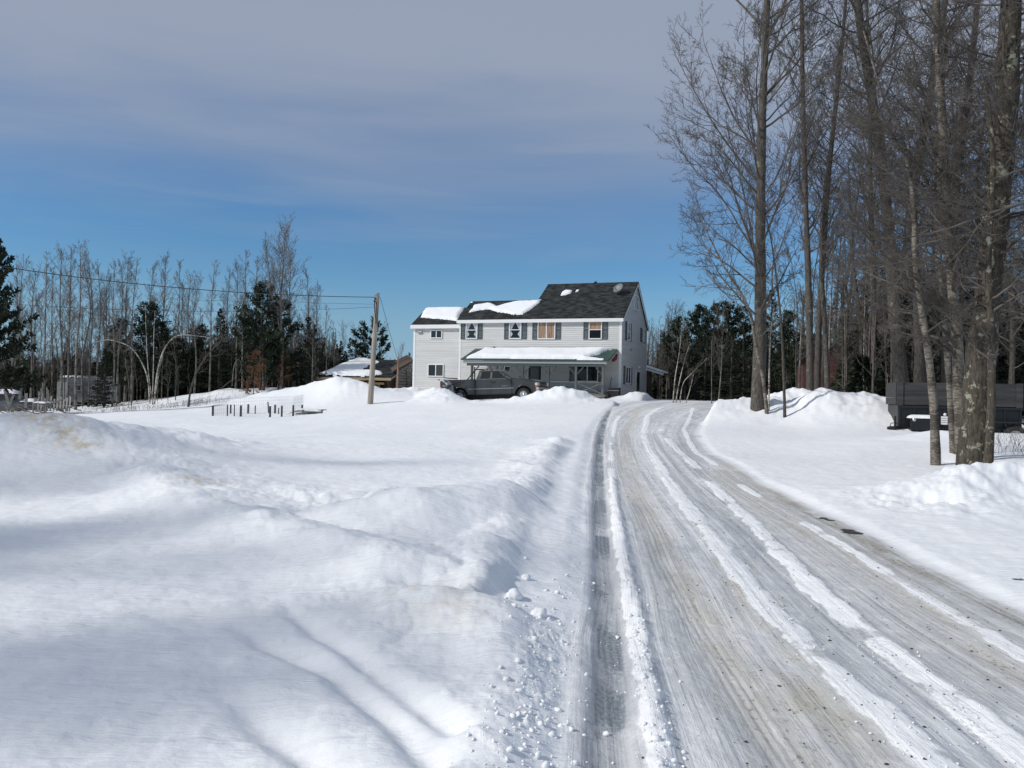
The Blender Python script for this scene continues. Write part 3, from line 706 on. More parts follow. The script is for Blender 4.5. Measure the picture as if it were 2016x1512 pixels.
m.build('rake_board', M_TRIM, house)
for a, bb in (((XJ - .10), None),):
    m = MB(); m.bar((XJ - .10, RY2, RZ2 - .02), (XJ - .10, RY, RIDGE - .06), .05, .14); m.build('rake_board', M_TRIM, house)
m = MB(); m.bar((XW - .16, WY - OH, WE - .19), (XW - .16, WRY, WR - .05), .04, .13); m.build('rake_board', M_TRIM, house); m = MB(); m.bar((XLF - .14, -OH, EAVE - .2), (XLF - .14, RY2, RZ2 - .05), .04, .13); m.build('rake_board', M_TRIM, house)

def window(x0, x1, z0, z1, wall_y, kind='hung', axis='x', out=-1, shutters=None, curtain=None, fw=.06):
    """frame proud of the wall, glass set in it, optional shutters and curtain"""
    def bx(mm, a0, a1, d0, d1, b0, b1):
        lo, hi = sorted((wall_y + out * d0, wall_y + out * d1))
        if axis == 'x': mm.box(a0, a1, lo, hi, b0, b1)
        else: mm.box(lo, hi, a0, a1, b0, b1)
    f = MB()
    bx(f, x0, x1, .0, .07, z1 - fw, z1); bx(f, x0, x1, .0, .08, z0, z0 + fw)
    bx(f, x0, x0 + fw, .0, .07, z0 + fw, z1 - fw); bx(f, x1 - fw, x1, .0, .07, z0 + fw, z1 - fw)
    if kind == 'hung': bx(f, x0 + fw, x1 - fw, .02, .06, (z0 + z1) / 2 - .025, (z0 + z1) / 2 + .025)
    elif kind == 'slide': bx(f, (x0 + x1) / 2 - .03, (x0 + x1) / 2 + .03, .02, .06, z0 + fw, z1 - fw)
    w = f.build('window', M_TRIM, house)
    g = MB(); bx(g, x0 + fw, x1 - fw, .018, .024, z0 + fw, z1 - fw); g.build('pane', M_GLASS, w)
    if curtain:
        cm, style = curtain; c = MB()
        lo, hi, zb, zt = x0 + fw + .01, x1 - fw - .01, z0 + fw + .01, z1 - fw - .01
        def panel(fn, n=16):     # fn(s, u)-> position along, height ; rippled
            for i in range(n):
                s0, s1 = i / n, (i + 1) / n
                pts = []
                for s, t in ((s0, 0), (s1, 0), (s1, 1), (s0, 1)):
                    a_, z_ = fn(s, t); dd = .034 + .008 * math.sin(s * n * 1.9)
                    pts.append((a_, wall_y + out * dd, z_) if axis == 'x' else (wall_y + out * dd, a_, z_))
                c.add(pts, [(0, 1, 2, 3)])
        if style == 'tied':
            md = (lo + hi) / 2; zm = zt - (zt - zb) * .55
            panel(lambda s, t: (lo + (md - lo) * s * (1 if t else 0) + (0 if t else s * .06), zt if t else zm - .0 + (.0) * s))
            panel(lambda s, t: (hi - (hi - md) * s * (1 if t else 0) - (0 if t else s * .06), zt if t else zm))
            panel(lambda s, t: (lo + s * (.06 if t else .20), zm if t else zb + .25 * s)); panel(lambda s, t: (hi - s * (.06 if t else .20), zm if t else zb + .25 * s))
        elif style == 'full': panel(lambda s, t: (lo + (hi - lo) * s, zt if t else zb), 26)
        elif style == 'top': panel(lambda s, t: (lo + (hi - lo) * s, zt if t else (zb + zt) / 2 + .03), 18)
        elif style == 'right': panel(lambda s, t: ((lo + hi) / 2 + .05 + (hi - (lo + hi) / 2 - .05) * s, zt if t else zb), 12)
        c.build('curtain', cm, w)
    for s0, s1 in shutters or []:
        sm = MB(); hgt0, hgt1 = z0 - .03, z1 + .01
        bx(sm, s0, s0 + .06, .0, .035, hgt0, hgt1); bx(sm, s1 - .06, s1, .0, .035, hgt0, hgt1)
        bx(sm, s0 + .06, s1 - .06, .0, .035, hgt0, hgt0 + .07); bx(sm, s0 + .06, s1 - .06, .0, .035, hgt1 - .07, hgt1); bx(sm, s0 + .06, s1 - .06, .0, .03, (hgt0 + hgt1) / 2 - .04, (hgt0 + hgt1) / 2 + .04)
        n = int((hgt1 - hgt0) / .055)
        for i in range(n):
            zz = hgt0 + .05 + (hgt1 - hgt0 - .1) * i / n; bx(sm, s0 + .055, s1 - .055, .004, .022, zz, zz + .035)
        sm.build('shutter', M_SHUTTER, house)
    return w
def fw_(a, b, c, d, wy=0.0):       # crop box -> x0, x1, z0, z1
    xa, zt = on_house(*z1(a, (b)), wy); xb, zb = on_house(*z1(c, d), wy); return xa, xb, zb, zt
def fx(a, z, wy=0.0): return on_house(*z1(a, z), wy)[0]
x0, x1, zb, zt = fw_(515, 384, 598, 512); ZW0, ZW1 = zb, zt
window(x0, x1, zb, zt, -.012, 'hung', shutters=[(fx(476, 450), fx(511, 450)), (fx(601, 450), fx(636, 450))], curtain=(M_CURT_W, 'tied'))
x0, x1, zb, zt = fw_(833, 380, 920, 512); window(x0, x1, zb, zt, -.012, 'hung', shutters=[(fx(795, 450), fx(830, 450)), (fx(924, 450), fx(962, 450))], curtain=(M_CURT_W, 'tied'))
x0, x1, zb, zt = fw_(1043, 381, 1170, 514); window(x0, x1, zb, zt, -.012, 'slide', shutters=[(fx(1002, 450), fx(1040, 450)), (fx(1173, 450), fx(1212, 450))], curtain=(M_CURT_T, 'full'))
x0, x1, zb, zt = fw_(1418, 376, 1512, 514); window(x0, x1, zb, zt, -.012, 'hung', shutters=[(fx(1377, 450), fx(1415, 450)), (fx(1516, 450), fx(1557, 450))], curtain=(M_CURT_T, 'top'))
x0, x1, zb, zt = fw_(1328, 700, 1485, 828); window(x0, x1, zb, zt, -.012, 'slide', shutters=[(fx(1275, 760), fx(1323, 760)), (fx(1488, 760), fx(1516, 760))])
x0, x1, zb, zt = fw_(797, 712, 842, 775); window(x0, x1, zb, zt, -.012, 'plain')
x0, x1, zb, zt = fw_(255, 448, 340, 508, WY); window(x0, x1, zb, zt, WY - .012, 'slide', curtain=None)
x0, x1, zb, zt = fw_(236, 697, 350, 790, WY); window(x0, x1, zb, zt, WY - .012, 'slide', curtain=(M_SCREEN, 'right'))
# side wall
def sw(xc0, yt, xc1, yb):        # crop of the side view, scale 6.05 at (1200, 550)
    a, zt = on_side(1200 + xc0 / 6.05, 550 + yt / 6.05); b, zb = on_side(1200 + xc1 / 6.05, 550 + yb / 6.05); return a, b, zb, zt
def sy_(xc, yc): return on_side(1200 + xc / 6.05, 550 + yc / 6.05)[0]
a, b, _, _ = sw(205, 510, 238, 740); window(a, b, ZW0, ZW1, .012, 'hung', 'y', 1, shutters=[(sy_(183, 600), sy_(204, 600)), (sy_(240, 600), sy_(258, 600))])
a, b, zb, zt = sw(388, 640, 410, 800); window(a, b, ZW0 + .25, ZW1, .012, 'slide', 'y', 1, shutters=[(sy_(362, 700), sy_(386, 700)), (sy_(411, 700), sy_(424, 700))])
a, b, zb, zt = sw(186, 1035, 243, 1250); window(a, b, zb, zt, .012, 'slide', 'y', 1, shutters=[(sy_(162, 1100), sy_(184, 1100)), (sy_(245, 1100), sy_(263, 1100))])
a, b, zb, zt = sw(292, 180, 335, 385); window(a, b, zb, zt, .012, 'slide', 'y', 1)
a, b, zb, zt = sw(312, 1075, 350, 1350)
m = MB(); m.box(.012, .05, a, b, 0.0, zt); d = m.build('door', M_TRIM, house); m = MB(); m.box(.05, .062, a + .15, b - .12, .05, zt - .12); m.build('pane', M_GLASS, d)
m = MB(); m.box(.01, .12, (a + b) / 2 + .15, (a + b) / 2 + .45, zt + .10, zt + .28, .03); m.build('wall_lamp', M_TRIM, house)
m = MB(); a, b, zb, zt = sw(243, 825, 258, 855); m.box(.01, .10, a, a + .18, zb, zt, .02); m.build('vent', M_STEEL, house)
# porch door
x0, x1, _, zt = fw_(975, 708, 1065, 800)
m = MB(); m.box(x0, x1, -.06, -.01, .25, zt); d = m.build('door', M_BLACKP, house)
m = MB(); m.box(x0 + .16, x1 - .16, -.075, -.061, .45, zt - .12); m.build('pane', mat('storm_glass', (.11, .13, .14), .25), d)
m = MB(); m.box(x0 - .07, x0 - .005, -.05, -.01, .25, zt + .09); m.box(x1 + .005, x1 + .07, -.05, -.01, .25, zt + .09); m.box(x0 - .07, x1 + .07, -.05, -.01, zt + .01, zt + .09); m.build('door_frame', M_TRIM, d)
# small wall fittings
x, z = on_house(*z1(178, 465), WY); m = MB(); m.box(x - .18, x + .18, WY - .12, WY - .012, z - .07, z + .07, .03); m.build('vent', M_STEEL, house)
x, z = on_house(*z1(720, 573)); m = MB(); m.box(x - .07, x + .07, -.10, -.012, z - .05, z + .05, .02); m.build('vent', M_DISH, house)
# plumbing stub on the ridge is a spruce tip far behind; the roof itself carries a dish
# ---- porch
PD = 2.4; PE, PT = 2.46, 3.26; PX0, PX1 = -10.45, -.28
FL = .28
porch = MB(); sl = (PT - PE) / PD
porch.prism([(-PD - .1, PE - .03), (-.02, PT), (-.02, PT + .07), (-PD - .1, PE + .05)], PX0 - .05, PX1 + .05, 'x')
# hip cut is small: end triangles
pr = porch.build('porch_roof', M_GREEN, house)
m = MB(); m.box(PX0 + .1, PX1 - .1, -PD - .02, -PD + .10, PE - .22, PE - .04); m.build('beam', mat('grey_beam', (.34, .36, .36), .6), house)
m = MB(); m.box(PX0 + .35, PX1 - .3, -PD + .02, -PD + .14, PE - .40, PE - .225); m.build('header', M_PORCHW, house)
m = MB(); m.box(PX0 + .2, PX1 - .2, -PD, -.03, FL - .18, FL); m.box(PX0 + .25, PX1 - .25, -PD + .05, -PD + .09, -.6, FL - .18); m.build('porch_floor', M_WOODG, house)
post_px = [557, 737, 930, 1120, 1322, 1520]
PXs = [on_house(*z1(p, 760), -PD + .1)[0] for p in post_px]
for x in PXs:
    pm = MB(); pm.box(x - .07, x + .07, -PD + .03, -PD + .17, FL - .7, PE - .40)
    po = pm.build('post', M_PORCHW if x < -3 else add_noise(mat('grey_post', (.11, .12, .12), .8), 4, (.08, .09, .09), (.15, .155, .15)), house)
    bm_ = MB(); zt_ = PE - .40
    if x != PXs[0]: bm_.bar((x - .05, -PD + .1, zt_ - .52), (x - .50, -PD + .1, zt_ - .02), .07, .07)
    if x != PXs[-1]: bm_.bar((x + .05, -PD + .1, zt_ - .52), (x + .50, -PD + .1, zt_ - .02), .07, .07)
    bm_.build('brace', M_PORCHW, po)
# X railing between the last two posts, lattice behind it
xa, xb = PXs[4] + .07, PXs[5] - .07
m = MB(); yy = -PD + .1
m.bar((xa, yy, FL + .72), (xb, yy, FL + .06), .07, .05); m.bar((xa, yy + .06, FL + .06), (xb, yy + .06, FL + .72), .07, .05)
m.bar((xa, yy, FL + .02), (xb, yy, FL + .02), .09, .06); m.bar((PXs[3] + .07, yy, FL + .78), (xb, yy, FL + .78), .09, .05)
m.bar((PXs[3] + .07, yy, FL + .02), (PXs[4] - .07, yy, FL + .02), .09, .06)
m.build('railing', M_WOODG, house)
la, lz1 = on_house(*z1(1370, 882), -.25); lb, lz0 = on_house(*z1(1468, 932), -.25)
m = MB(); n = 9
for i in range(n + 1):
    x = la + (lb - la) * i / n; m.box(x - .018, x + .018, -.26, -.245, lz0, lz1)
for i in range(6):
    z = lz0 + (lz1 - lz0) * i / 5; m.box(la, lb, -.275, -.262, z - .018, z + .018)
lo = m.build('lattice_panel', M_TRIM, None); lo.matrix_world = HM; tag(lo, 'white lattice panel standing on the porch behind the crossed railing', 'lattice')
# hanging basket under the porch roof
m = MB(); xh = on_house(*z1(1115, 690), -1.6)[0]
m.lathe([(.02, .0), (.16, .04), (.22, .16), (.24, .22)], 'z', (xh, -1.7, 2.05), 12)
hb = m.build('hanging_basket', M_BLACKP, None); hb.matrix_world = HM; tag(hb, 'dark hanging basket with dead stems under the porch roof', 'basket')
m = MB()
for i in range(90):
    a = random.Random(i).uniform(0, 6.28); e = random.Random(i + 500).uniform(-.5, 1.3); L = random.Random(i + 900).uniform(.2, .5)
    q = Vector((xh, -1.7, 2.22)); m.bar(q, q + Vector((math.cos(a) * math.cos(e), math.sin(a) * math.cos(e), math.sin(e) * .5)) * L, .012)
m.build('dead_plant', mat('dead_stems', (.04, .05, .03), .9), hb)
# red plastic sled hanging on the porch's right end
m = MB(); c0 = Vector((-.10, -.9, 2.62))
outl = [(-.62, -.10), (-.5, -.2), (.35, -.02), (.62, .28), (.55, .36), (.3, .2), (-.5, -.02)]
m.prism([(c0.y + a, c0.z + b) for a, b in outl], -.26, -.14, 'x')
sl_ = m.build('plastic_sled', M_RED, None); sl_.matrix_world = HM; tag(sl_, 'red plastic sled tucked under the right end of the porch roof', 'sled')
# ---- snow on the roofs
def roof_pts(pix, R):            # photo pixels -> (x along, distance up the slope)
    fy, fz, s = R; nrm = HM.to_3x3() @ Vector((0, -s, 1)).normalized(); p0 = HM @ Vector((0, fy, fz)); L = math.hypot(1, s)
    out = []
    for px, py in pix:
        q = HMi @ hit(px, py, p0, nrm); out.append((q.x, (q.y - fy) * L))
    return out
def lay_snow(pix, R, thick, parent, z=True, **k):
    fy, fz, s = R; L = math.hypot(1, s)
    o = roof_pts([z1(*p) for p in pix] if z else pix, R)
    return snow_patch('snow_cover', o, (0, fy, fz + .002), (1, 0, 0), (0, 1 / L, s / L), (0, -s / L, 1 / L), thick, parent, **k)
lay_snow([(538, 318), (575, 268), (680, 246), (700, 252), (738, 272), (860, 240), (1062, 226), (1060, 245), (1000, 290), (930, 335), (850, 336), (760, 318), (700, 300), (640, 300)], R2, .13, r2, seed=3, wob=.12, step=.08, edge=.2)
lay_snow([(545, 250), (548, 240), (566, 238), (562, 248)], R2, .06, r2, wob=.02, step=.05, edge=.1)
lay_snow([(1207, 196), (1218, 168), (1245, 152), (1292, 156), (1283, 180), (1245, 192)], R1, .10, r1, wob=.05, step=.05, edge=.15)
lay_snow([(1312, 172), (1325, 152), (1346, 149), (1342, 164)], R1, .08, r1, wob=.03, step=.05, edge=.12)
lay_snow([(180, 355), (212, 292), (240, 284), (505, 284), (470, 330), (455, 382), (380, 372), (280, 364)], R3, .17, r3, wob=.05, step=.08, edge=.2)
slp = math.hypot(1, sl)
ol = [(PX0 + .30, .16), (PX0 + .75, 2.40), (PX1 - .25, 2.48), (PX1 - .6, 1.9), (PX1 - .95, 1.1), (PX1 - 1.45, .35), (PX1 - .25, .12), (PX1 - .3, .0), (PX1 - 3.0, .06), (PX0 + 5, .10), (PX0 + 1.6, .20)]
snow_patch('snow_cover', ol, (0, -PD - .1, PE + .052), (1, 0, 0), (0, 1 / slp, sl / slp), (0, -sl / slp, 1 / slp), .24, pr, step=.09, edge=.28, wob=.07)
# ---- satellite dish on the roof
dp = HM @ Vector((0, 0, 0)); fy, fz, s_ = R1
q = HMi @ hit(1219, 577, HM @ Vector((0, fy, fz)), HM.to_3x3() @ Vector((0, -s_, 1)))
dish = empty('satellite_dish', 'grey satellite dish bolted to the shingles near the right gable', 'satellite dish', HM @ Vector((q.x, q.y - .25, q.z - .12)), -TH)
m = MB(); m.lathe([(.001, .08), (.15, .06), (.28, .02), (.38, -.05), (.385, -.055)], 'y', (0, 0, 0), 24); m.lathe([(.001, .10), (.15, .08), (.28, .04), (.385, -.05)], 'y', (0, 0, 0), 24)
o = m.build('reflector', M_DISH, dish); o.rotation_euler = (math.radians(-32), 0, math.radians(-28)); o.location = (0, -.05, .42); o.scale = (1.05, 1, 1)
m = MB(); m.tube([(0, -.02, .18), (-.10, -.35, .30), (-.16, -.48, .42)], .018, 6); m.box(-.21, -.11, -.56, -.42, .38, .46); m.build('feed_arm', M_STEEL, dish)
m = MB(); m.tube([(.0, .25, -.05), (.0, .10, .15), (0, 0, .36)], .028, 8); m.box(-.12, .12, .15, .40, -.02, .02); m.build('mast', M_STEEL, dish)
# ---- back lean-to at the right
leanto = empty('back_porch', 'small snow topped back porch roof sticking out behind the farmhouse', 'porch', HM @ Vector((0, DEP, 0)), -TH)
m = MB(); m.prism([(-1.4, 2.75), (1.35, 1.95), (1.35, 2.03), (-1.4, 2.85)], 0.02, 2.6, 'y'); m.build('roof', M_SHINGLE, leanto)
m = MB(); m.prism([(-1.4, 2.862), (1.3, 2.055), (1.25, 2.20), (-1.4, 3.02)], .0, 2.5, 'y'); m.build('snow_cover', M_SNOWP, leanto)
m = MB(); m.bar((-.2, .15, -.3), (-.2, .15, 2.2), .09); m.bar((.95, .15, -.6), (.95, .15, 2.0), .10); m.build('post', M_WOODB, leanto)
m = MB(); m.box(-.5, .35, .6, .64, -.6, 2.2); m.build('board_wall', M_WOODB, leanto)
m = MB(); m.bar((-.3, .02, 2.42), (1.35, .02, 1.93), .06, .14); m.build('fascia', M_TRIM, leanto)

# ---- things by the porch
def at_house(x, y, z=0.0): return HM @ Vector((x, y, z))
xb, zb = on_house(*z1(1603, 950), -1.0)
bin_ = empty('rubbish_bin', 'black lidded bin standing at the house corner by the porch', 'bin', at_house(xb, -1.0, -.06), -TH)
m = MB(); m.box(-.36, .36, -.3, .3, 0, .62, .03); m.build('tub', M_BLACKP, bin_)
m = MB(); m.box(-.38, .38, -.32, .32, .72, .80, .02); m.box(-.34, .34, -.28, .28, .62, .72); m.build('lid', M_BLACKP, bin_)
m = MB(); m.box(-.385, .385, -.325, -.30, .60, .645); m.build('band', M_STEEL, bin_)
xs = fx(1570, 900, -.6)
sh = empty('snow_shovel', 'long handled shovel leaning against the wall beside the black bin', 'shovel', at_house(xs, -.7, -.1), -TH)
m = MB(); m.tube([(0, -.2, .25), (.01, .45, 1.55)], .022, 8); m.build('handle', M_WOODB, sh)
m = MB(); m.prism([(-.2, -.02), (.2, -.02), (.18, .38), (-.18, .38)], -.24, -.20, 'y'); m.build('blade', M_RED, sh)
xs = fx(1540, 930, -1.2)
ty = empty('spare_tyre', 'black tyre leaning by the end post of the porch', 'tyre', at_house(xs, -1.3, .18), -TH)
m = MB(); pr_ = [(.16, -.08), (.26, -.10), (.30, -.07), (.31, 0), (.30, .07), (.26, .10), (.16, .08), (.16, -.08)]; m.lathe(pr_, 'y', (0, 0, 0), 24); m.build('tread', M_BLACKP, ty)
m = MB(); m.lathe([(.001, -.03), (.10, -.04), (.158, -.06)], 'y', (0, 0, 0), 24); m.build('rim', M_STEEL, ty)

# ------------------------------------------------------------------ pickup truck
M_PAINT = mat('dark_grey_paint', (.052, .055, .055), .28, .3); nodes(M_PAINT)[2].inputs['Coat Weight'].default_value = .5
M_TYRE = add_noise(mat('tyre_rubber', (.015, .015, .016), .9), 12, (.010, .010, .011), (.028, .027, .026))
M_CHROME = mat('chrome', (.62, .63, .64), .25, .9)
M_TAIL = mat('tail_lens', (.20, .012, .012), .25)
M_LENS = mat('clear_lens', (.55, .57, .58), .15)
M_AMBER = mat('amber_lens', (.5, .16, .02), .25)
def build_truck():
    rear, front = P(905.8, 780.8, 48.2), P(1031.3, 777.5, 46.75)
    dirv = (front - rear); L = dirv.length; ang = math.atan2(dirv.y, dirv.x); pitch = -math.asin((dirv.z) / L)
    t = empty('pickup_truck', 'dark grey extended cab pickup parked in front of the porch behind the snowbank', 'pickup', rear - Vector((0, 0, .40)))
    t.rotation_euler = (0, pitch, ang)
    WB = L; sc_ = 1.0; R = .40
    # side outline, x forward from the rear axle, z up; near side is y = 0 going to +1.95 at the far side
    def arch(cx, r, a0=172, a1=8, n=10): return [(cx + r * math.cos(math.radians(a0 + (a1 - a0) * i / n)), .40 + r * math.sin(math.radians(a0 + (a1 - a0) * i / n))) for i in range(n + 1)]
    bed = [(-1.25, .62), (-1.27, 1.36), (1.03, 1.36), (1.03, .50), (.52, .50)] + arch(0, .52)[::-1] + [(-.53, .56)]
    m = MB(); m.prism(bed, 0.0, 1.95); m.box(-1.0, .9, .1, 1.85, 1.36, 1.362)
    m.build('bed', M_PAINT, t)
    m = MB(); m.prism([(-1.18, 1.361), (1.0, 1.361), (1.0, 1.40), (-1.18, 1.40)], -.005, .10); m.prism([(-1.18, 1.361), (1.0, 1.361), (1.0, 1.40), (-1.18, 1.40)], 1.85, 1.955); m.build('bed_rail', M_BLACKP, t)
    cabl = [(1.06, .48), (1.06, 1.36), (WB - .72, 1.34), (WB - .72, .48)]
    m = MB(); m.prism(cabl, 0.0, 1.95); body = m.build('cab', M_PAINT, t)
    hood = [(WB - .70, .50), (WB - .70, 1.33), (WB - .35, 1.32), (WB + .45, 1.22), (WB + .82, 1.12), (WB + .86, .95), (WB + .85, .60), (WB + .56, .56)] + arch(WB, .54)[::-1][::1] + [(WB - .56, .50)]
    m = MB(); m.prism(hood, 0.0, 1.95); m.build('fender', M_PAINT, t)
    m = MB(); m.prism([(WB - .66, 1.332), (WB + .40, 1.235), (WB + .78, 1.13), (WB + .78, 1.17), (WB + .40, 1.30), (WB - .2, 1.37), (WB - .66, 1.38)], .22, 1.73); m.build('hood', M_PAINT, t)
    # greenhouse tapers inwards
    gh = [(1.06, 1.36), (1.22, 1.88), (1.50, 1.93), (WB - 1.78, 1.93), (WB - 1.55, 1.88), (WB - .72, 1.35)]
    m = MB(); ins = [0, .16, .2, .2, .16, 0]
    vs = [(x, i, z) for (x, z), i in zip(gh, ins)] + [(x, 1.95 - i, z) for (x, z), i in zip(gh, ins)]
    m.add(vs, [tuple(range(6)), tuple(range(11, 5, -1))] + [(i, i + 6, (i + 1) % 6 + 6, (i + 1) % 6) for i in range(6)])
    m.build('cab_roof', M_PAINT, t)
    def glass(poly, name='side_window', y=-.012):
        f = lambda z: (z - 1.36) / (1.88 - 1.36) * .155 + y
        for sgn, base in ((1, 0), (-1, 1.95)):
            mm = MB()
            vv = [(x, base + sgn * f(z), z) for x, z in poly]; vi = [(x, base + sgn * (f(z) + .03), z) for x, z in poly]; n = len(poly)
            mm.add(vv + vi, [tuple(range(n)), tuple(range(2 * n - 1, n - 1, -1))] + [(i, (i + 1) % n, (i + 1) % n + n, i + n) for i in range(n)])
            mm.build(name, mat('tinted_glass', (.012, .016, .016), .06, spec=.7) if 'tinted_glass' not in bpy.data.materials else bpy.data.materials['tinted_glass'], t)
    glass([(1.33, 1.42), (1.40, 1.80), (1.47, 1.84), (1.94, 1.84), (1.94, 1.42)])
    glass([(2.08, 1.42), (2.08, 1.84), (WB - 1.63, 1.84), (WB - 1.52, 1.78), (WB - 1.00, 1.42)])
    m = MB(); a, b = Vector((WB - .78, 0, 1.385)), Vector((WB - 1.50, 0, 1.86)); off = Vector((.02, 0, .015))
    m.add([a + Vector((0, .10, 0)) + off, a + Vector((0, 1.85, 0)) + off, b + Vector((0, 1.74, 0)) + off, b + Vector((0, .21, 0)) + off], [(0, 1, 2, 3)])
    m.build('windscreen', mat('dark_windscreen', (.03, .034, .038), .35, spec=.25), t)
    # doors: a door skin with seams cut as thin dark gaps
    m = MB()
    for xx in (2.02, WB - .74): m.box(xx - .008, xx + .008, -.003, .0, .52, 1.40)
    m.box(1.04, WB - .74, -.003, .0, .50, .515)
    for xx in (1.38,): m.box(xx - .006, xx + .006, -.003, .0, .9, 1.36)
    m.build('door_seam', M_BLACKP, t)
    for xx in (2.18,):
        h = MB(); h.box(xx - .11, xx + .11, -.03, .0, 1.16, 1.24, .02); h.build('door_handle', M_BLACKP, t)
    m = MB(); m.box(.58, WB - .60, -.015, 0, .80, .84); m.build('trim_strip', M_STEEL, t)
    # arch flares
    for cx, r in ((0, .52), (WB, .54)):
        m = MB(); pts = [(x, -.012, z) for x, z in arch(cx, r + .035)]; m.tube(pts, .028, 6); m.build('wheel_arch', M_PAINT, t)
    m = MB()
    for cx in (0, WB): m.box(cx - .46, cx + .46, .28, 1.67, .45, .92)
    m.box(-.9, WB + .5, .35, 1.6, .22, .55)
    m.build('underbody', M_DARK, t)
    for cx in (0, WB):
        for yy, sg in ((.12, -1), (1.83, 1)):
            we = MB(); w2 = .125
            prf = [(.24, -w2), (.33, -w2 * 1.0), (.385, -w2 * .85), (.40, -w2 * .5), (.403, 0), (.40, w2 * .5), (.385, w2 * .85), (.33, w2), (.24, w2)]
            we.lathe(prf, 'y', (cx, yy, .40), 32)
            for i in range(36):
                a = 2 * math.pi * i / 36
                for s in (-1, 1):
                    c = Vector((cx + .402 * math.cos(a + s * .05), yy + s * .07, .40 + .402 * math.sin(a + s * .05))); we.box(c.x - .016, c.x + .016, c.y - .045, c.y + .045, c.z - .016, c.z + .016)
            w = we.build('wheel', M_TYRE, t)
            r = MB(); f = yy + sg * (w2 - .02)
            r.lathe([(.001, f), (.05, f + sg * .03), (.055, f), (.10, f - sg * .04), (.19, f - sg * .05), (.22, f + sg * .0), (.242, f + sg * .02)], 'y', (cx, 0, .40), 28)
            for i in range(6):
                a = 2 * math.pi * i / 6 + .3; r.bar((cx + .05 * math.cos(a), f - sg * .0, .40 + .05 * math.sin(a)), (cx + .22 * math.cos(a), f, .40 + .22 * math.sin(a)), .055, .03, up=(0, 1, 0))
            r.build('rim', M_CHROME, w)
    # lights, bumpers, grille
    for yy in (-.01, 1.80):
        m = MB(); m.box(-1.285, -1.18, yy, yy + .16, .92, 1.30, .015); m.build('tail_light', M_TAIL, t)
    for yy in (.0, 1.62):
        m = MB(); m.box(WB + .70, WB + .875, yy - .008, yy + .34, .93, 1.09, .02); m.build('headlight', M_LENS, t)
        m = MB(); m.box(WB + .72, WB + .872, yy - .008, yy + .33, .84, .915, .015); m.build('indicator', M_AMBER, t)
    m = MB(); m.box(WB + .80, WB + .875, .36, 1.59, .84, 1.09); m.build('grille', M_BLACKP, t)
    m = MB(); m.box(WB + .872, WB + .885, .36, 1.59, .945, .985); m.build('grille_bar', M_CHROME, t)
    m = MB(); m.box(WB + .74, WB + .98, -.03, 1.98, .56, .80, .04); m.build('front_bumper', M_CHROME, t)
    m = MB(); m.box(-1.42, -1.27, .02, 1.93, .52, .70, .03); m.build('rear_bumper', M_BLACKP, t)
    for yy, s in ((-.02, -1), (1.97, 1)):
        m = MB(); m.box(WB - 1.14, WB - .98, yy + s * .24 - .10, yy + s * .24 + .10, 1.40, 1.58, .03); mi = m.build('mirror', M_BLACKP, t)
        m = MB(); m.bar((WB - 1.02, yy, 1.42), (WB - 1.06, yy + s * .18, 1.46), .05); m.build('mirror_arm', M_BLACKP, mi)
        m = MB(); m.box(WB - .985, WB - .975, yy + s * .24 - .08, yy + s * .24 + .08, 1.42, 1.56); m.build('mirror_cap', M_CHROME, mi)
    # headache rack behind the cab, with its leaning strap
    m = MB()
    for yy in (.02, 1.93): m.bar((.98, yy, 1.0 if yy > 1 else .45), (.98, yy, 2.12), .06, .06); m.bar((.50, yy, 1.38), (.94, yy, 1.86), .05, .05)
    m.bar((.98, .05, 1.98), (.98, 1.9, 1.98), .05, .05); m.bar((.98, .02, 1.98), (1.98, .02, 1.98), .035, .035); m.bar((1.98, .02, 1.92), (1.98, 1.93, 1.92), .03, .03)
    m.build('ladder_rack', M_BLACKP, t)
    # lettering
    for txt, x, z, s in (('4x4', -1.16, 1.00, .20), ('SILVERADO', WB - 1.36, .93, .075)):
        cu = bpy.data.curves.new('lettering', 'FONT'); cu.body = txt; cu.size = s; cu.extrude = .003; cu.shear = .25
        tmp = bpy.data.objects.new('tmp', cu); scene.collection.objects.link(tmp)
        dg = bpy.context.evaluated_depsgraph_get(); me = bpy.data.meshes.new_from_object(tmp.evaluated_get(dg)); bpy.data.objects.remove(tmp)
        o = link('lettering', me, M_CHROME, t); o.rotation_euler = (math.radians(90), 0, 0); o.location = (x, -.006, z)
        if txt == '4x4': o.scale = (1.25, 1, 1)
    return t
truck = build_truck()
# salt spreader / plow blade half buried behind the truck
p = P(886, 787, 47.6)
pl = empty('rear_plow', 'snow caked dark plow blade dropped behind the tail of the pickup', 'plow', (p.x, p.y + .1, gz(p.x, p.y) - .05), math.radians(-18))
m = MB(); prof = [(-.75 + .0, .75), (-.45, .72), (-.15, .50), (.0, .18), (.05, -.2), (.0, -.2), (-.05, .16), (-.2, .44), (-.48, .65), (-.75, .68)]
m.prism(prof, -.2, 1.7, 'y'); m.build('blade', add_noise(mat('snowy_steel', (.2, .2, .2), .8), 4, (.04, .045, .05), (.55, .56, .58), .42, .56), pl)
m = MB(); m.bar((-.05, .2, .40), (.5, .4, .62), .07); m.bar((-.70, .7, .84), (.15, .7, .80), .06); m.build('frame', M_BLACKP, pl)
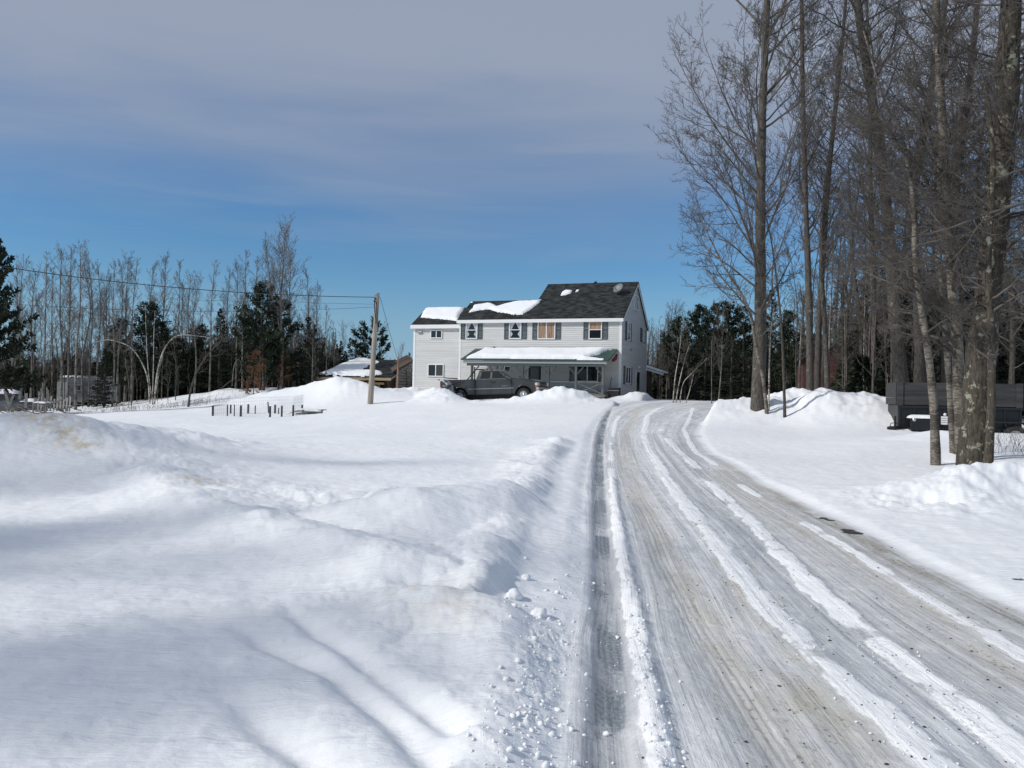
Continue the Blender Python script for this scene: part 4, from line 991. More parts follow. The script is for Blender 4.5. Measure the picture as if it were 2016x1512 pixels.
# red machine between truck and porch: a snowblower with its chute
p = at_house(-7.6 + 0, -3.35)
xr = HMi @ P(1075, 770, 49.6)
sb = empty('snowblower', 'red and black snowblower parked in front of the pickup nose by the porch', 'snowblower', HM @ Vector((xr.x, xr.y, -.25)), -TH)
m = MB(); m.prism([(-.35, .1), (-.4, .5), (.0, .62), (.32, .5), (.34, .08)], -.3, .3); m.build('auger_housing', M_RED, sb)
m = MB(); m.box(.36, .85, -.2, .2, .25, .62, .04); m.build('engine', M_BLACKP, sb)
for yy in (-.3, .3):
    m = MB(); m.lathe([(.08, -.06), (.19, -.06), (.21, 0), (.19, .06), (.08, .06)], 'y', (.6, yy, .2), 18); m.build('wheel', M_TYRE, sb)
m = MB(); m.tube([(.7, -.2, .5), (1.15, -.22, .95), (1.35, -.22, .98)], .018, 6); m.tube([(.7, .2, .5), (1.15, .22, .95), (1.35, .22, .98)], .018, 6); m.build('handlebar', M_BLACKP, sb)
m = MB(); m.tube([(-.05, 0, .6), (-.05, 0, .85), (-.18, 0, 1.0)], [.09, .09, .11], 8); m.build('chute', M_BLACKP, sb)
xr = on_house(944, 0 + 741, -2.0)[0]; q = HMi @ P(941, 745, 51.2)
qb = empty('quad_bike', 'red and black quad bike with raised plow parked between pickup and porch', 'quad bike', HM @ Vector((q.x + 2.6, -3.6, .0)), -TH)
q = HMi @ P(1040, 744, 50.6)
qb.location = HM @ Vector((q.x - .3, q.y, 0.35 - .3))
m = MB(); m.prism([(-.95, .55), (-.9, .85), (-.3, .92), (-.1, .78), (.2, .80), (.3, 1.02), (.75, .92), (1.0, .62), (.6, .5), (-.5, .48)], -.25, .25); m.build('body', M_RED, qb)
m = MB(); m.prism([(-.7, .93), (-.65, 1.02), (.1, .98), (.15, .88)], -.17, .17); m.build('saddle', M_BLACKP, qb)
m = MB(); m.tube([(.45, -.4, 1.22), (.4, -.15, 1.18), (.4, .15, 1.18), (.45, .4, 1.22)], .02, 6); m.bar((.4, 0, .9), (.4, 0, 1.2), .06); m.build('handlebar', M_BLACKP, qb)
for cx in (-.62, .68):
    for yy in (-.42, .42):
        m = MB(); m.lathe([(.12, -.11), (.27, -.11), (.30, -.05), (.30, .05), (.27, .11), (.12, .11)], 'y', (cx, yy, .30), 20); w = m.build('wheel', M_TYRE, qb)
        m = MB(); m.lathe([(.001, 0), (.12, .0), (.125, .05)], 'y', (cx, yy, .30), 16); m.build('rim', M_STEEL, w)

# ------------------------------------------------------------------ utility pole, wires, guy post
b0, t0 = P(729, 789, 46), P(743.5, 577, 46)
pole = empty('utility_pole', 'weathered grey wooden utility pole leaning slightly beside the plowed pile', 'utility pole', (b0.x, b0.y, gz(b0.x, b0.y)))
bz = Vector((b0.x, b0.y, gz(b0.x, b0.y)))
m = MB(); n = 9; m.tube([(b0 - bz) + (t0 - b0) * (i / (n - 1)) + Vector((0, 0, -.3 if i == 0 else 0)) for i in range(n)], [.165 - .05 * i / (n - 1) for i in range(n)], 14); m.build('shaft', M_POLE, pole)
def w2p(px, py, D=45.8): return P(px, py, D) - bz
m = MB(); m.tube([w2p(738, 590), w2p(737.3, 600), w2p(738, 615), w2p(740, 632), w2p(739.5, 637)], .03, 6); m.tube([w2p(741, 594), w2p(741.5, 610), w2p(743, 640, 45.75)], .02, 6); m.build('service_cable', M_WIRE, pole)
m = MB()
for q in ((738.8, 588), (737.4, 593)): c = w2p(*q); m.lathe([(.001, -.06), (.05, -.05), (.06, 0), (.05, .05), (.001, .06)], 'z', tuple(c), 10)
m.build('insulator', M_BLACKP, pole)
m = MB(); c = w2p(742, 579); m.bar(c + Vector((-.12, 0, -.1)), c + Vector((.15, 0, .05)), .05); m.bar(w2p(746.5, 636, 45.8), w2p(749, 646, 45.7), .03); m.build('bracket', M_STEEL, pole)
def wire(name, pts, rad, label, cat='overhead wire'):
    mm = MB(); pts = [Vector(p_) for p_ in pts]
    mm.tube(pts, rad, 5); o = mm.build(name, M_WIRE); tag(o, label, cat, 'overhead wires running left from the pole'); return o
def sag(pix, D0, D1, n=26):
    xs = [p_[0] for p_ in pix]; ys = [p_[1] for p_ in pix]; out = []
    for i in range(n):
        x = xs[0] + (xs[-1] - xs[0]) * i / (n - 1); c = np.polyfit(xs, ys, 2); t = i / (n - 1)
        out.append(P(x, float(np.polyval(c, x)), 1 / ((1 - t) / D0 + t / D1)))
    return out
wire('overhead_wire', sag([(739, 583), (600, 585), (420, 573), (210, 550), (40, 530), (-120, 505)], 46, 34), .020, 'upper and thickest overhead wire running from the pole top to the left')
wire('overhead_wire', sag([(738, 601), (660, 610), (560, 615), (300, 610), (120, 602), (-80, 592)], 46, 36), .009, 'lower thin overhead wire dipping furthest as it runs left from the pole')
wire('overhead_wire', sag([(738, 599), (640, 596.5), (500, 594), (350, 590)], 46, 60), .009, 'short faint overhead wire between the two long wires')
g0_, g1_ = P(748.5, 585, 46), P(783, 708, 52)
mm = MB(); mm.tube([g0_, (g0_ + g1_) / 2 + Vector((0, 0, -.08)), g1_], .012, 5); o = mm.build('guy_wire', M_WIRE); tag(o, 'thin wire slanting down from the pole top to the brown post', 'guy wire')
gb = P(782, 770, 56.0); gt = P(784.5, 701, 56.0)
mm = MB(); mm.tube([gb + Vector((0, 0, -.6)), gt], [.07, .055], 8); o = mm.build('wooden_post', add_noise(mat('brown_post', (.25, .16, .11), .85), 4, (.19, .12, .08), (.33, .22, .15))); tag(o, 'thin brown wooden post standing in front of the grey board shed', 'post')
# ------------------------------------------------------------------ sheds behind the pole
shed = empty('open_shed', 'low open fronted wood shed with thick snow on its roof behind the pole', 'shed', P(700, 770, 63))
so = shed.location.copy()
def S(px, py, D): return P(px, py, D + 3) - so
# roof plane: front eave from left to right corner, rising backwards
a, b = S(622, 742, 57), S(770, 744, 56.5); c, d = S(812, 712, 60.5), S(700, 709, 66)
th = Vector((0, 0, .10))
m = MB(); m.add([a, b, c, d, a + th, b + th, c + th, d + th], [(3, 2, 1, 0), (4, 5, 6, 7), (0, 1, 5, 4), (1, 2, 6, 5), (2, 3, 7, 6), (3, 0, 4, 7)]); rf = m.build('roof', M_SHINGLE, shed)
ux = (b - a).normalized(); un = (b - a).cross(d - a).normalized(); uy = un.cross(ux)
def pl2(v): w = v - a; return (w.dot(ux), w.dot(uy))
snow_patch('snow_cover', [pl2(a + ux * .1), pl2(b - ux * 1.9), pl2(b - ux * .7 + uy * .5), pl2(b.lerp(c, .35) - ux * 1.2), pl2(b.lerp(c, .38) - ux * 2.6), pl2(b.lerp(c, .98) - ux * 1.3), pl2(c - uy * .1), pl2(d - uy * .1 + ux * .2)], a + th, ux, uy, un, .34, rf, step=.15, edge=.5, wob=.08)
m = MB(); m.bar(a + Vector((0, -.05, -.10)), b + Vector((0, -.05, -.10)), .06, .20); m.bar(a + Vector((.3, .5, -.42)), b + Vector((-.6, .5, -.42)), .10, .16); m.build('beam', M_WOODY, shed)
m = MB(); m.bar(b + Vector((0.02, -.03, -.06)), c + Vector((0.02, -.03, -.06)), .05, .14); m.build('fascia', M_STEEL, shed)
for px in (745, 700, 628):
    q = S(px, 745, 57.2); m = MB(); m.bar(q + Vector((0, .3, -1.9)), q + Vector((0, .3, -.28)), .14)
    if px == 745: m.bar(q + Vector((-.05, .3, -1.1)), q + Vector((-.7, .3, -.45)), .09)
    m.build('post', M_WOODY, shed)
m = MB(); q0, q1 = S(640, 745, 62), S(800, 735, 60); m.add([q0 + Vector((0, 0, -2)), q1 + Vector((0, 0, -2)), q1 + Vector((0, 0, .4)), q0 + Vector((0, 0, .2))], [(0, 1, 2, 3)]); q0, q1 = S(762, 745, 57.3), S(792, 735, 58.5); m.add([q0 + Vector((0, 0, -2)), q1 + Vector((0, 0, -2)), q1 + Vector((0, 0, .35)), q0 + Vector((0, 0, -.08))], [(0, 1, 2, 3)]); m.build('back_wall', M_WOODB, shed)
for i, px in enumerate((757, 734, 715)):
    q = S(px, 757, 58.4 + i * .3); m = MB(); m.bar(q + Vector((-.15, 0, -.7)), q + Vector((.12, .1, .35)), .16, .03); o = m.build('loose_board', M_WOODG); o.location = so; tag(o, ['pale board leaning inside the open shed near its right post', 'grey board leaning in the open shed just left of the pole', 'grey board leaning deepest inside the open shed left of the pole'][i], 'board')
barn = empty('board_shed', 'grey weathered board shed with brown roof tucked against the left wing', 'shed', P(795, 770, 61))
bo = barn.location.copy()
B = lambda px, py, D: P(px, py, D + 2.4) - bo
m = MB(); e0, e1, e2, e3 = B(778, 785, 58), B(813, 785, 59.6), B(813, 712.5, 59.6), B(778, 731, 58)
n = 13
for i in range(n):             # individual boards, each a little uneven
    t0_, t1_ = i / n, (i + 1) / n - .012; r_ = random.Random(i)
    dy = Vector((0, -r_.uniform(0, .04), 0))
    def lim(px_t, t): return e0.lerp(e1, px_t) + Vector((0, 0, t * 3.2))
    zt0, zt1 = (e3 - e0).z, (e2 - e1).z
    hgt = max(zt0, zt1)
    za, zb_ = hgt * t0_, hgt * t1_
    xs0 = 0 if za < zt0 else (za - zt0) / (zt1 - zt0); xs1 = 0 if zb_ < zt0 else (zb_ - zt0) / (zt1 - zt0)
    q = [e0.lerp(e1, xs0) + Vector((0, 0, za)) + dy, e1 + Vector((0, 0, za)) + dy, e1 + Vector((0, 0, zb_)) + dy, e0.lerp(e1, xs1) + Vector((0, 0, zb_)) + dy]
    m.add(q + [v + Vector((0, .05, 0)) for v in q], [(0, 1, 2, 3), (7, 6, 5, 4), (0, 4, 5, 1), (1, 5, 6, 2), (2, 6, 7, 3), (3, 7, 4, 0)])
m.build('board_wall', M_WOODG, barn)
m = MB(); m.bar(B(801, 775, 58.9), B(801, 727, 58.9), .035, .05); m.build('batten', M_DARK, barn)
m = MB(); r0_, r1_ = B(774, 733, 57.6), B(815, 711, 59.4); bk = Vector((-1.0, 3.4, .5)); v = [r0_, r1_, r1_ + bk, r0_ + bk]; m.add(v + [q + Vector((0, 0, .12)) for q in v], [(3, 2, 1, 0), (4, 5, 6, 7), (0, 1, 5, 4), (1, 2, 6, 5), (2, 3, 7, 6), (3, 0, 4, 7)]); m.build('roof', M_WOODB, barn)

# ------------------------------------------------------------------ garden fence: dark stakes and thin wire mesh
gf = empty('garden_fence', 'low wire mesh fence on dark stakes around the buried garden bed', 'fence', P(510, 815, 43)); go = gf.location.copy()
M_STAKE = mat('dark_stake', (.045, .05, .06), .8)
def z6(x, y): return x / 6.72 + 400, y / 6.72 + 680
stakes = [(130, 795, 950, 25, 41), (323, 785, 935, 14, 41.6), (365, 785, 920, 20, 44), (414, 783, 937, 11, 41.4), (500, 793, 950, 26, 41), (598, 778, 910, 24, 44.2), (690, 795, 908, 12, 44), (857, 748, 905, 13, 44.4), (887, 803, 937, 24, 41.2), (953, 785, 905, 24, 44), (1000, 825, 905, 12, 43.6), (1042, 797, 925, 22, 41.6), (1193, 790, 905, 22, 41.8), (1311, 785, 838, 24, 44.4)]
tops = {}
for i, (x, yt, yb, w, D) in enumerate(stakes):
    b_ = P(*z6(x + (12 if i == 7 else -3), yb + 4), D); t_ = P(*z6(x, yt), D); m = MB(); m.bar(b_ - go + Vector((0, 0, -.15)), t_ - go, w / 6.72 / 1600 * D, .05); m.build('stake', M_STAKE, gf)
M_MESH = mat('galvanised_wire', (.36, .38, .41), .5)
def mesh_run(p0, p1, h, name):
    m = MB(); L = (p1 - p0).length; n = int(L / .10); up = Vector((0, 0, h))
    for i in range(n + 1): q = p0.lerp(p1, i / n); m.bar(q, q + up, .0035)
    for i in range(6): m.bar(p0 + up * (i / 5), p1 + up * (i / 5), .0045)
    m.build('wire_mesh', M_MESH, gf)
fz = lambda x, y, D: P(*z6(x, y), D) - go
mesh_run(fz(130, 950, 41), fz(1193, 915, 41.8), .92, 'm'); mesh_run(fz(365, 915, 44.2), fz(1320, 870, 44.4), .85, 'm'); mesh_run(fz(130, 950, 41), fz(330, 915, 44.2), .9, 'm'); mesh_run(fz(1193, 915, 41.8), fz(1320, 870, 44.4), .9, 'm')
# raised bed frame with snow on it
q = P(*z6(1330, 900), 42.4); rb = empty('raised_bed', 'low wooden bed frame poking from the snow at the right end of the fence', 'garden bed', (q.x, q.y, gz(q.x, q.y)), math.radians(6))
m = MB(); m.prism([(-.95, -.02), (-.3, .22), (.9, .17), (.9, .12), (-.3, .15)], -.03, .03); m.bar((.93, 0, -.15), (.93, 0, .26), .09); m.box(-.1, .02, -.05, .0, -.1, .25); m.bar((.93, 1.6, -.1), (.93, 1.6, .25), .09); m.bar((-.3, 1.6, .2), (.93, 1.6, .2), .05, .1); m.build('frame', M_WOODG, rb)
snow_patch('snow_cover', [(-.7, .02), (.85, .02), (.85, 1.5), (-.7, 1.5)], (0, 0, .18), (1, 0, 0), (0, 1, 0), (0, 0, 1), .12, rb, step=.08, edge=.25)

# ------------------------------------------------------------------ utility trailer at the right
t0_, t1_ = P(1766, 845, 27), P(2003, 850, 27.8)
tb = Vector((t0_.x, t0_.y, 0)); dv = Vector((t1_.x - t0_.x, t1_.y - t0_.y, 0)); TL = 3.72
zg = 1.6 - (856 - 791.5) / 1600 * 27
TL *= 1.0 / math.cos(0); RZT = math.radians(-13)
tr = empty('dump_trailer', 'black steel trailer with grey board sides parked behind the birch trunks', 'trailer', (tb.x, tb.y, zg), RZT)
TW = 1.5; zs = lambda py: (856 - py) / 1600 * 27
zW1, zW0 = zs(752.5), zs(797)
m = MB(); m.box(0.02, TL, .0, TW, .18, zW0, .02); m.build('steel_box', mat('black_steel', (.010, .012, .015), .45, .2), tr)
m = MB()
for i in range(9): x = .04 + (TL - .12) * i / 8; m.box(x, x + .05, -.035, -.001, .25, zW0 - .02)
m.box(0, TL + .02, -.05, -.001, zW0 - .10, zW0 - .03); m.box(0, TL + .02, -.05, -.001, .2, .28); m.build('rib', mat('black_steel_trim', (.014, .016, .019), .5, .2), tr)
M_SIDEB = add_noise(mat('shaded_grey_plank', (.07, .07, .07), .85), 2.0, (.024, .024, .025), (.058, .057, .057), stretch=(.4, 5, 5), bump=.4, dist=.01)  # grey planks, coloured darker to stand in for shade on the trailer
m = MB(); hz = (zW1 - zW0)
for k, (f0, f1) in enumerate(((0.0, .30), (.31, .985))):
    m.box(-.02, TL + .02, -.03, .012, zW0 + hz * f0, zW0 + hz * f1); m.box(-.02, TL, TW - .012, TW + .03, zW0 + hz * f0, zW0 + hz * f1)
    m.box(-.05, -.021, .013, TW - .013, zW0 + hz * f0, zW0 + hz * f1); m.box(TL - .02, TL + .01, .013, TW - .013, zW0 + hz * f0, zW0 + hz * f1)
m.build('side_board', M_SIDEB, tr)
m = MB()
for x in (-.03, TL * .5, TL - .19): m.box(x, x + .19, -.065, -.031, zW0 - .03, zW1 + .01)
m.build('stake_board', M_SIDEB, tr)
tx = lambda px: (px - 1766) / 237 * TL
m = MB(); m.box(tx(1786), tx(1836), -.42, -.055, zs(845), zs(821), .02); bx_ = m.build('toolbox', mat('black_gloss', (.008, .009, .011), .3), tr)
m = MB(); m.lathe([(.001, -.432), (.055, -.432), (.055, -.42)], 'y', (tx(1793), 0, zs(825.5)), 16); m.build('round_lock', M_CHROME, bx_)
snow_patch('snow_cover', [(tx(1784), -.42), (tx(1836), -.42), (tx(1836), -.06), (tx(1784), -.06)], (0, 0, zs(821) + .003), (1, 0, 0), (0, 1, 0), (0, 0, 1), .09, bx_, step=.04, edge=.12, wob=.03)
m = MB(); m.box(tx(1850), tx(1862.5), -.052, -.045, zs(834), zs(818)); pk = m.build('placard', M_TRIM, tr)
m = MB()
for k in range(3): m.box(tx(1850.8), tx(1861.5), -.056, -.053, zs(822.3 + k * 4), zs(821.7 + k * 4))
m.build('printed_line', M_BLACKP, pk)
m = MB(); m.lathe([(.001, -.058), (.05, -.056), (.05, -.045)], 'y', (tx(1857.5), 0, zs(814.5)), 14); m.build('round_sticker', M_TRIM, tr)
m = MB(); m.bar((.1, .95, .26), (-.75, .6, .22), .10, .12); m.bar((.1, -.02, .24), (-.30, -.25, .22), .12, .10); m.box(-.36, -.10, -.34, -.18, .14, .26, .03); m.build('coupler', M_BLACKP, tr)
m = MB(); m.tube([(-.12, -.26, -.35), (-.12, -.26, .62)], .035, 8); m.tube([(-.28, -.3, .26), (-.25, -.3, .38), (-.10, -.3, .40), (.0, -.3, .30)], .015, 6); m.bar((-.22, -.26, -.2), (-.16, -.26, .1), .03); m.build('jack', M_BLACKP, tr)
for x in (tx(1986), tx(1986) - .86):
    m = MB(); m.lathe([(.19, -.10), (.30, -.10), (.34, -.05), (.34, .05), (.30, .10), (.19, .10)], 'y', (x, -.16, .05), 26); w = m.build('wheel', M_TYRE, tr)
    m = MB(); m.lathe([(.001, -.20), (.06, -.21), (.07, -.19), (.16, -.17), (.195, -.25)], 'y', (x, 0, .05), 24); m.build('rim', mat('white_rim', (.45, .45, .44), .5), w)
m = MB(); x0_, x1_ = tx(1986) - 1.3, tx(1986) + .42; m.prism([(x0_, .30), (x0_ + .2, .48), (x1_ - .2, .48), (x1_, .30), (x1_, .34), (x1_ - .18, .52), (x0_ + .18, .52), (x0_, .34)], -.30, -.05); m.build('mudguard', M_BLACKP, tr)
# white flat sheet standing in the snow behind the trunks
p0, p1 = P(1856, 898, 17.6), P(1889, 902, 17.3)
wp = MB(); zt_ = Vector((0, 0, .32)); n_ = Vector((0, .02, 0))
v = [p0 - zt_ * .9, p1 - zt_ * .9, p1 + Vector((0, 0, .05)), p0 + Vector((0, 0, .12))]; wp.add(v + [q + n_ for q in v], [(0, 1, 2, 3), (7, 6, 5, 4), (0, 4, 5, 1), (1, 5, 6, 2), (2, 6, 7, 3), (3, 7, 4, 0)])
o = wp.build('plastic_sheet', mat('white_plastic', (.62, .63, .66), .5)); tag(o, 'square white panel stuck in the snow against the thick lichen trunk', 'panel')
m = MB(); q = P(1881, 870, 19.5); m.bar(q + Vector((0, 0, -.5)), q + Vector((0, 0, .42)), .05, .03); o = m.build('white_stake', M_TRIM); tag(o, 'thin white stake standing between the two dark trunks behind the panel', 'stake')

# ------------------------------------------------------------------ old things among the left trees
cp = P(112, 800, 66); cam_ = empty('camper_trailer', 'old pale camper half hidden by thin trunks in the left woods', 'camper', (cp.x, cp.y, cp.z), math.radians(10)); co = cam_.location
M_OLDW = add_noise(mat('old_white_panel', (.4, .39, .37), .7), 1.5, (.24, .23, .21), (.46, .45, .42), stretch=(1, 1, .4))
M_OLDG = add_noise(mat('car_grey_camper_shade', (.12, .13, .14), .7), 1.2, (.07, .075, .08), (.20, .21, .22))
m = MB(); m.prism([(0, .35), (0, 2.1), (.5, 2.35), (4.0, 2.45), (4.6, 2.2), (4.7, .4)], 0, 2.2); m.build('body', M_OLDG, cam_)  # shade on the camper's long side is put into this dark grey
m = MB(); m.box(-.03, .75, -.03, -.002, .4, 2.0); m.box(-.03, -.002, 0, 2.2, .4, 2.0); m.box(4.0, 4.55, -.03, -.002, .5, 2.0); m.build('side_panel', M_OLDW, cam_)
for x in (1.3, 2.6, 3.5): m = MB(); m.box(x, x + .5, -.04, -.002, 1.3, 1.8); w = m.build('window', M_OLDW, cam_); m = MB(); m.box(x + .05, x + .45, -.045, -.041, 1.35, 1.75); m.build('pane', M_GLASS, w)
snow_patch('snow_cover', [(.2, .05), (1.6, .05), (3.2, 1.2), (4.5, .1), (4.5, 2.1), (.2, 2.1)], (0, 0, 2.40), (1, 0, 0), (0, 1, 0), (0, 0, 1), .16, cam_, step=.15)
m = MB(); m.lathe([(.10, -.1), (.3, -.1), (.32, 0), (.3, .1), (.1, .1)], 'y', (2.6, .1, .2), 18); m.build('wheel', M_TYRE, cam_)
jp = P(10, 812, 58); jn = empty('junk_car', 'old car body buried under snow at the left edge among the trunks', 'car', (jp.x, jp.y, jp.z - .1), math.radians(15))
m = MB(); m.prism([(-2.1, .3), (-2.1, .85), (-1.2, .95), (-.7, 1.45), (.7, 1.48), (1.2, 1.0), (2.0, .85), (2.15, .35)], -.8, .8); m.build('body', M_OLDG, jn)
m = MB(); m.prism([(-.62, 1.0), (-.5, 1.36), (.6, 1.38), (1.0, 1.0)], -.83, -.801); m.build('side_window', M_GLASS, jn)
for x in (-1.3, 1.3): m = MB(); m.lathe([(.12, -.1), (.3, -.1), (.32, 0), (.3, .1), (.12, .1)], 'y', (x, -.75, .25), 18); m.build('wheel', M_TYRE, jn)
snow_patch('snow_cover', [(-.75, -.8), (.8, -.8), (.8, .8), (-.75, .8)], (0, 0, 1.47), (1, 0, 0), (0, 1, 0), (0, 0, 1), .28, jn, step=.12); snow_patch('snow_cover', [(1.2, -.8), (2.1, -.8), (2.1, .8), (1.2, .8)], (0, 0, .93), (1, 0, 0), (0, 1, 0), (0, 0, 1), .2, jn, step=.12)
# tumbled lumber and pallets along the edge of the woods
lw = empty('lumber_pile', 'jumble of grey boards and pallets in the snow left of the camper', 'lumber pile', P(60, 812, 56)); lo_ = lw.location
rr = random.Random(5); m = MB()
for i in range(46):
    x = rr.uniform(-2.6, 2.4); a = rr.uniform(-.5, .5) if i % 3 else rr.uniform(1.2, 1.9); L = rr.uniform(.5, 1.6); q = Vector((x, rr.uniform(-.6, 1.2), rr.uniform(-.1, .9)))
    m.bar(q, q + Vector((math.cos(a) * L, rr.uniform(-.3, .3), math.sin(a) * L * .8)), rr.uniform(.08, .2), .04)
m.build('board', M_WOODG, lw)
m = MB()
for i in range(11): x = .2 + i * .22; m.bar((x, .5, .1), (x + .05, .5, 1.05 + .1 * math.sin(i * 2.1)), .10, .02)
m.bar((.1, .52, .45), (2.6, .52, .5), .05); m.build('picket_panel', mat('old_white_wood', (.42, .41, .39), .8), lw)
m = MB(); m.box(.3, 1.3, -.5, .3, .55, .60); m.box(.35, .42, -.5, -.43, -.3, .55); m.box(1.2, 1.27, -.5, -.43, -.3, .55); o = m.build('old_table', M_WOODG); o.location = lo_ + Vector((.3, -.4, .1)); tag(o, 'small grey wooden table standing at the edge of the left woods', 'table')
snow_patch('snow_cover', [(.3, -.5), (1.3, -.5), (1.3, .3), (.3, .3)], (0, 0, .60), (1, 0, 0), (0, 1, 0), (0, 0, 1), .08, o, step=.08, edge=.15)
bt = P(35, 822, 53); m = MB(); m.prism([(0, 0), (.1, .08), (.5, .14), (.9, .10), (1.0, .0)], 0, .8); o = m.build('blue_tarp', mat('blue_tarp', (.02, .03, .08), .6)); o.location = bt; tag(o, 'low blue tarpaulin heap just above the left snowbank', 'tarpaulin')
# red-brown cabin deep in the right woods
cb = empty('red_cabin', 'small dark red cabin deep in the woods behind the tall trunks', 'cabin', (P(1625, 770, 52).x, 52, 1.2), math.radians(-12))
M_REDW = add_noise(mat('barn_red_boards', (.07, .028, .024), .85), 2, (.045, .019, .017), (.095, .038, .031), stretch=(6, 6, .5))
m = MB(); m.box(-1.4, 2.2, 0, 3, -.5, 3.0); m.prism([(-1.4, 3.0), (.4, 3.9), (2.2, 3.0)], 0.0, 3.0); m.build('wall', M_REDW, cb)
m = MB(); m.prism([(-1.7, 2.9), (.4, 3.95), (2.5, 2.9), (2.5, 3.0), (.4, 4.07), (-1.7, 3.0)], -.25, 3.2); m.build('roof', M_SHINGLE, cb)
# loose lumps of snow thrown up beside the wheel track
def lump(px, py, D, r, label, seed):
    p = P(px, py, D); z = gz(p.x, p.y)
    import bmesh
    bm = bmesh.new(); bmesh.ops.create_icosphere(bm, subdivisions=3, radius=1)
    for v in bm.verts:
        n = 1 + .35 * float(fbm(np.array([v.co.x * 1.3 + seed * 9]), np.array([v.co.y * 1.3 + v.co.z * 1.7]), 1.0, 3, seed)[0]); v.co *= n * r; v.co.z *= .8
    me = bpy.data.meshes.new('snow_lump'); bm.to_mesh(me); bm.free(); me.polygons.foreach_set('use_smooth', [True] * len(me.polygons))
    o = link('snow_lump', me, M_SNOWP); o.location = (p.x, p.y, z + r * .35); tag(o, label, 'snow lump', 'snow lumps beside the wheel track'); return o
lump(1061, 1222, 5.75, .052, 'biggest pointed snow lump left of the icy wheel rut', 1)
lump(1012, 1196, 6.1, .06, 'rounded snow lump just left of the pointed one', 2)
lump(1036, 1152, 6.75, .038, 'smaller snow lump farther up the bank than the other two', 3)
lump(1400 - 365, 1178 - 60, 7.4, .02, 'tiny snow crumb high on the left shoulder', 4)
# ------------------------------------------------------------------ trees
def norm(v): return v / (np.linalg.norm(v, axis=-1, keepdims=True) + 1e-12)
def grow(p0, d0, L, r0, K, up, wob, rng, taper=.25, upcurve=None):
    N = len(p0); pts = np.zeros((N, K, 3)); pts[:, 0] = p0; d = norm(d0)
    Lk = (L / (K - 1))[:, None]
    for k in range(1, K):
        u = np.zeros((N, 3)); u[:, 2] = up
        d = norm(d + u + rng.normal(0, wob, (N, 3)))
        pts[:, k] = pts[:, k - 1] + d * Lk
    t = np.linspace(0, 1, K)
    return pts, r0[:, None] * (1 - (1 - taper) * t)[None, :]
def tubes(pts, rad, S):
    N, K, _ = pts.shape
    d = np.gradient(pts, axis=1); d = norm(d)
    ref = np.tile([0., 0, 1], (N, 1)); av = norm(pts[:, -1] - pts[:, 0]); ref[np.abs(av[:, 2]) > .85] = [1, 0, 0]
    x = norm(np.cross(d, ref[:, None, :])); y = np.cross(x, d)
    a = np.arange(S) * 2 * np.pi / S
    V = pts[:, :, None, :] + (x[:, :, None, :] * np.cos(a)[None, None, :, None] + y[:, :, None, :] * np.sin(a)[None, None, :, None]) * rad[:, :, None, None]
    i = np.arange(S); j = (i + 1) % S
    base = (np.arange(N)[:, None, None] * K + np.arange(K - 1)[None, :, None]) * S
    q = np.stack([base + i, base + j, base + S + j, base + S + i], -1).reshape(-1, 4)
    return V.reshape(-1, 3), q
def spawn(pts, rad, n, t0, t1, ang, asd, rng, pw=1.0):
    N, K, _ = pts.shape
    t = (np.arange(n)[None, :] + rng.uniform(0, 1, (N, n))) / n; t = t0 + (t1 - t0) * t ** pw
    f = t * (K - 1); i = np.minimum(f.astype(int), K - 2); w = (f - i)[..., None]
    ar = np.arange(N)[:, None]
    p = pts[ar, i] * (1 - w) + pts[ar, i + 1] * w; tang = norm(pts[ar, i + 1] - pts[ar, i])
    r = rad[ar, i] * (1 - w[..., 0]) + rad[ar, i + 1] * w[..., 0]
    rv = rng.normal(0, 1, (N, n, 3)); perp = norm(rv - (rv * tang).sum(-1, keepdims=True) * tang)
    a = np.radians(rng.normal(ang, asd, (N, n)))[..., None]
    d = tang * np.cos(a) + perp * np.sin(a)
    return p.reshape(-1, 3), d.reshape(-1, 3), t.reshape(-1), r.reshape(-1)
class Geo:
    def __init__(s): s.V, s.Q, s.T, s.n = [], [], [], 0
    def add(s, V, Q=None, T=None):
        s.V.append(V)
        if Q is not None: s.Q.append(Q + s.n)
        if T is not None: s.T.append(T + s.n)
        s.n += len(V)
    def mesh(s, name, smooth=True):
        return np_mesh(name, np.concatenate(s.V), np.concatenate(s.Q) if s.Q else None, np.concatenate(s.T) if s.T else None, smooth)
def catmull(pts, n):
    pts = [Vector(p) for p in pts]; pts = [pts[0] * 2 - pts[1]] + pts + [pts[-1] * 2 - pts[-2]]
    out = []
    m = len(pts) - 3
    for k in range(n):
        s = k / (n - 1) * m; i = min(int(s), m - 1); t = s - i; a, b, c, d = pts[i:i + 4]
        out.append(.5 * ((2 * b) + (c - a) * t + (2 * a - 5 * b + 4 * c - d) * t * t + (3 * b - a - 3 * c + d) * t ** 3))
    return np.array([list(v) for v in out])

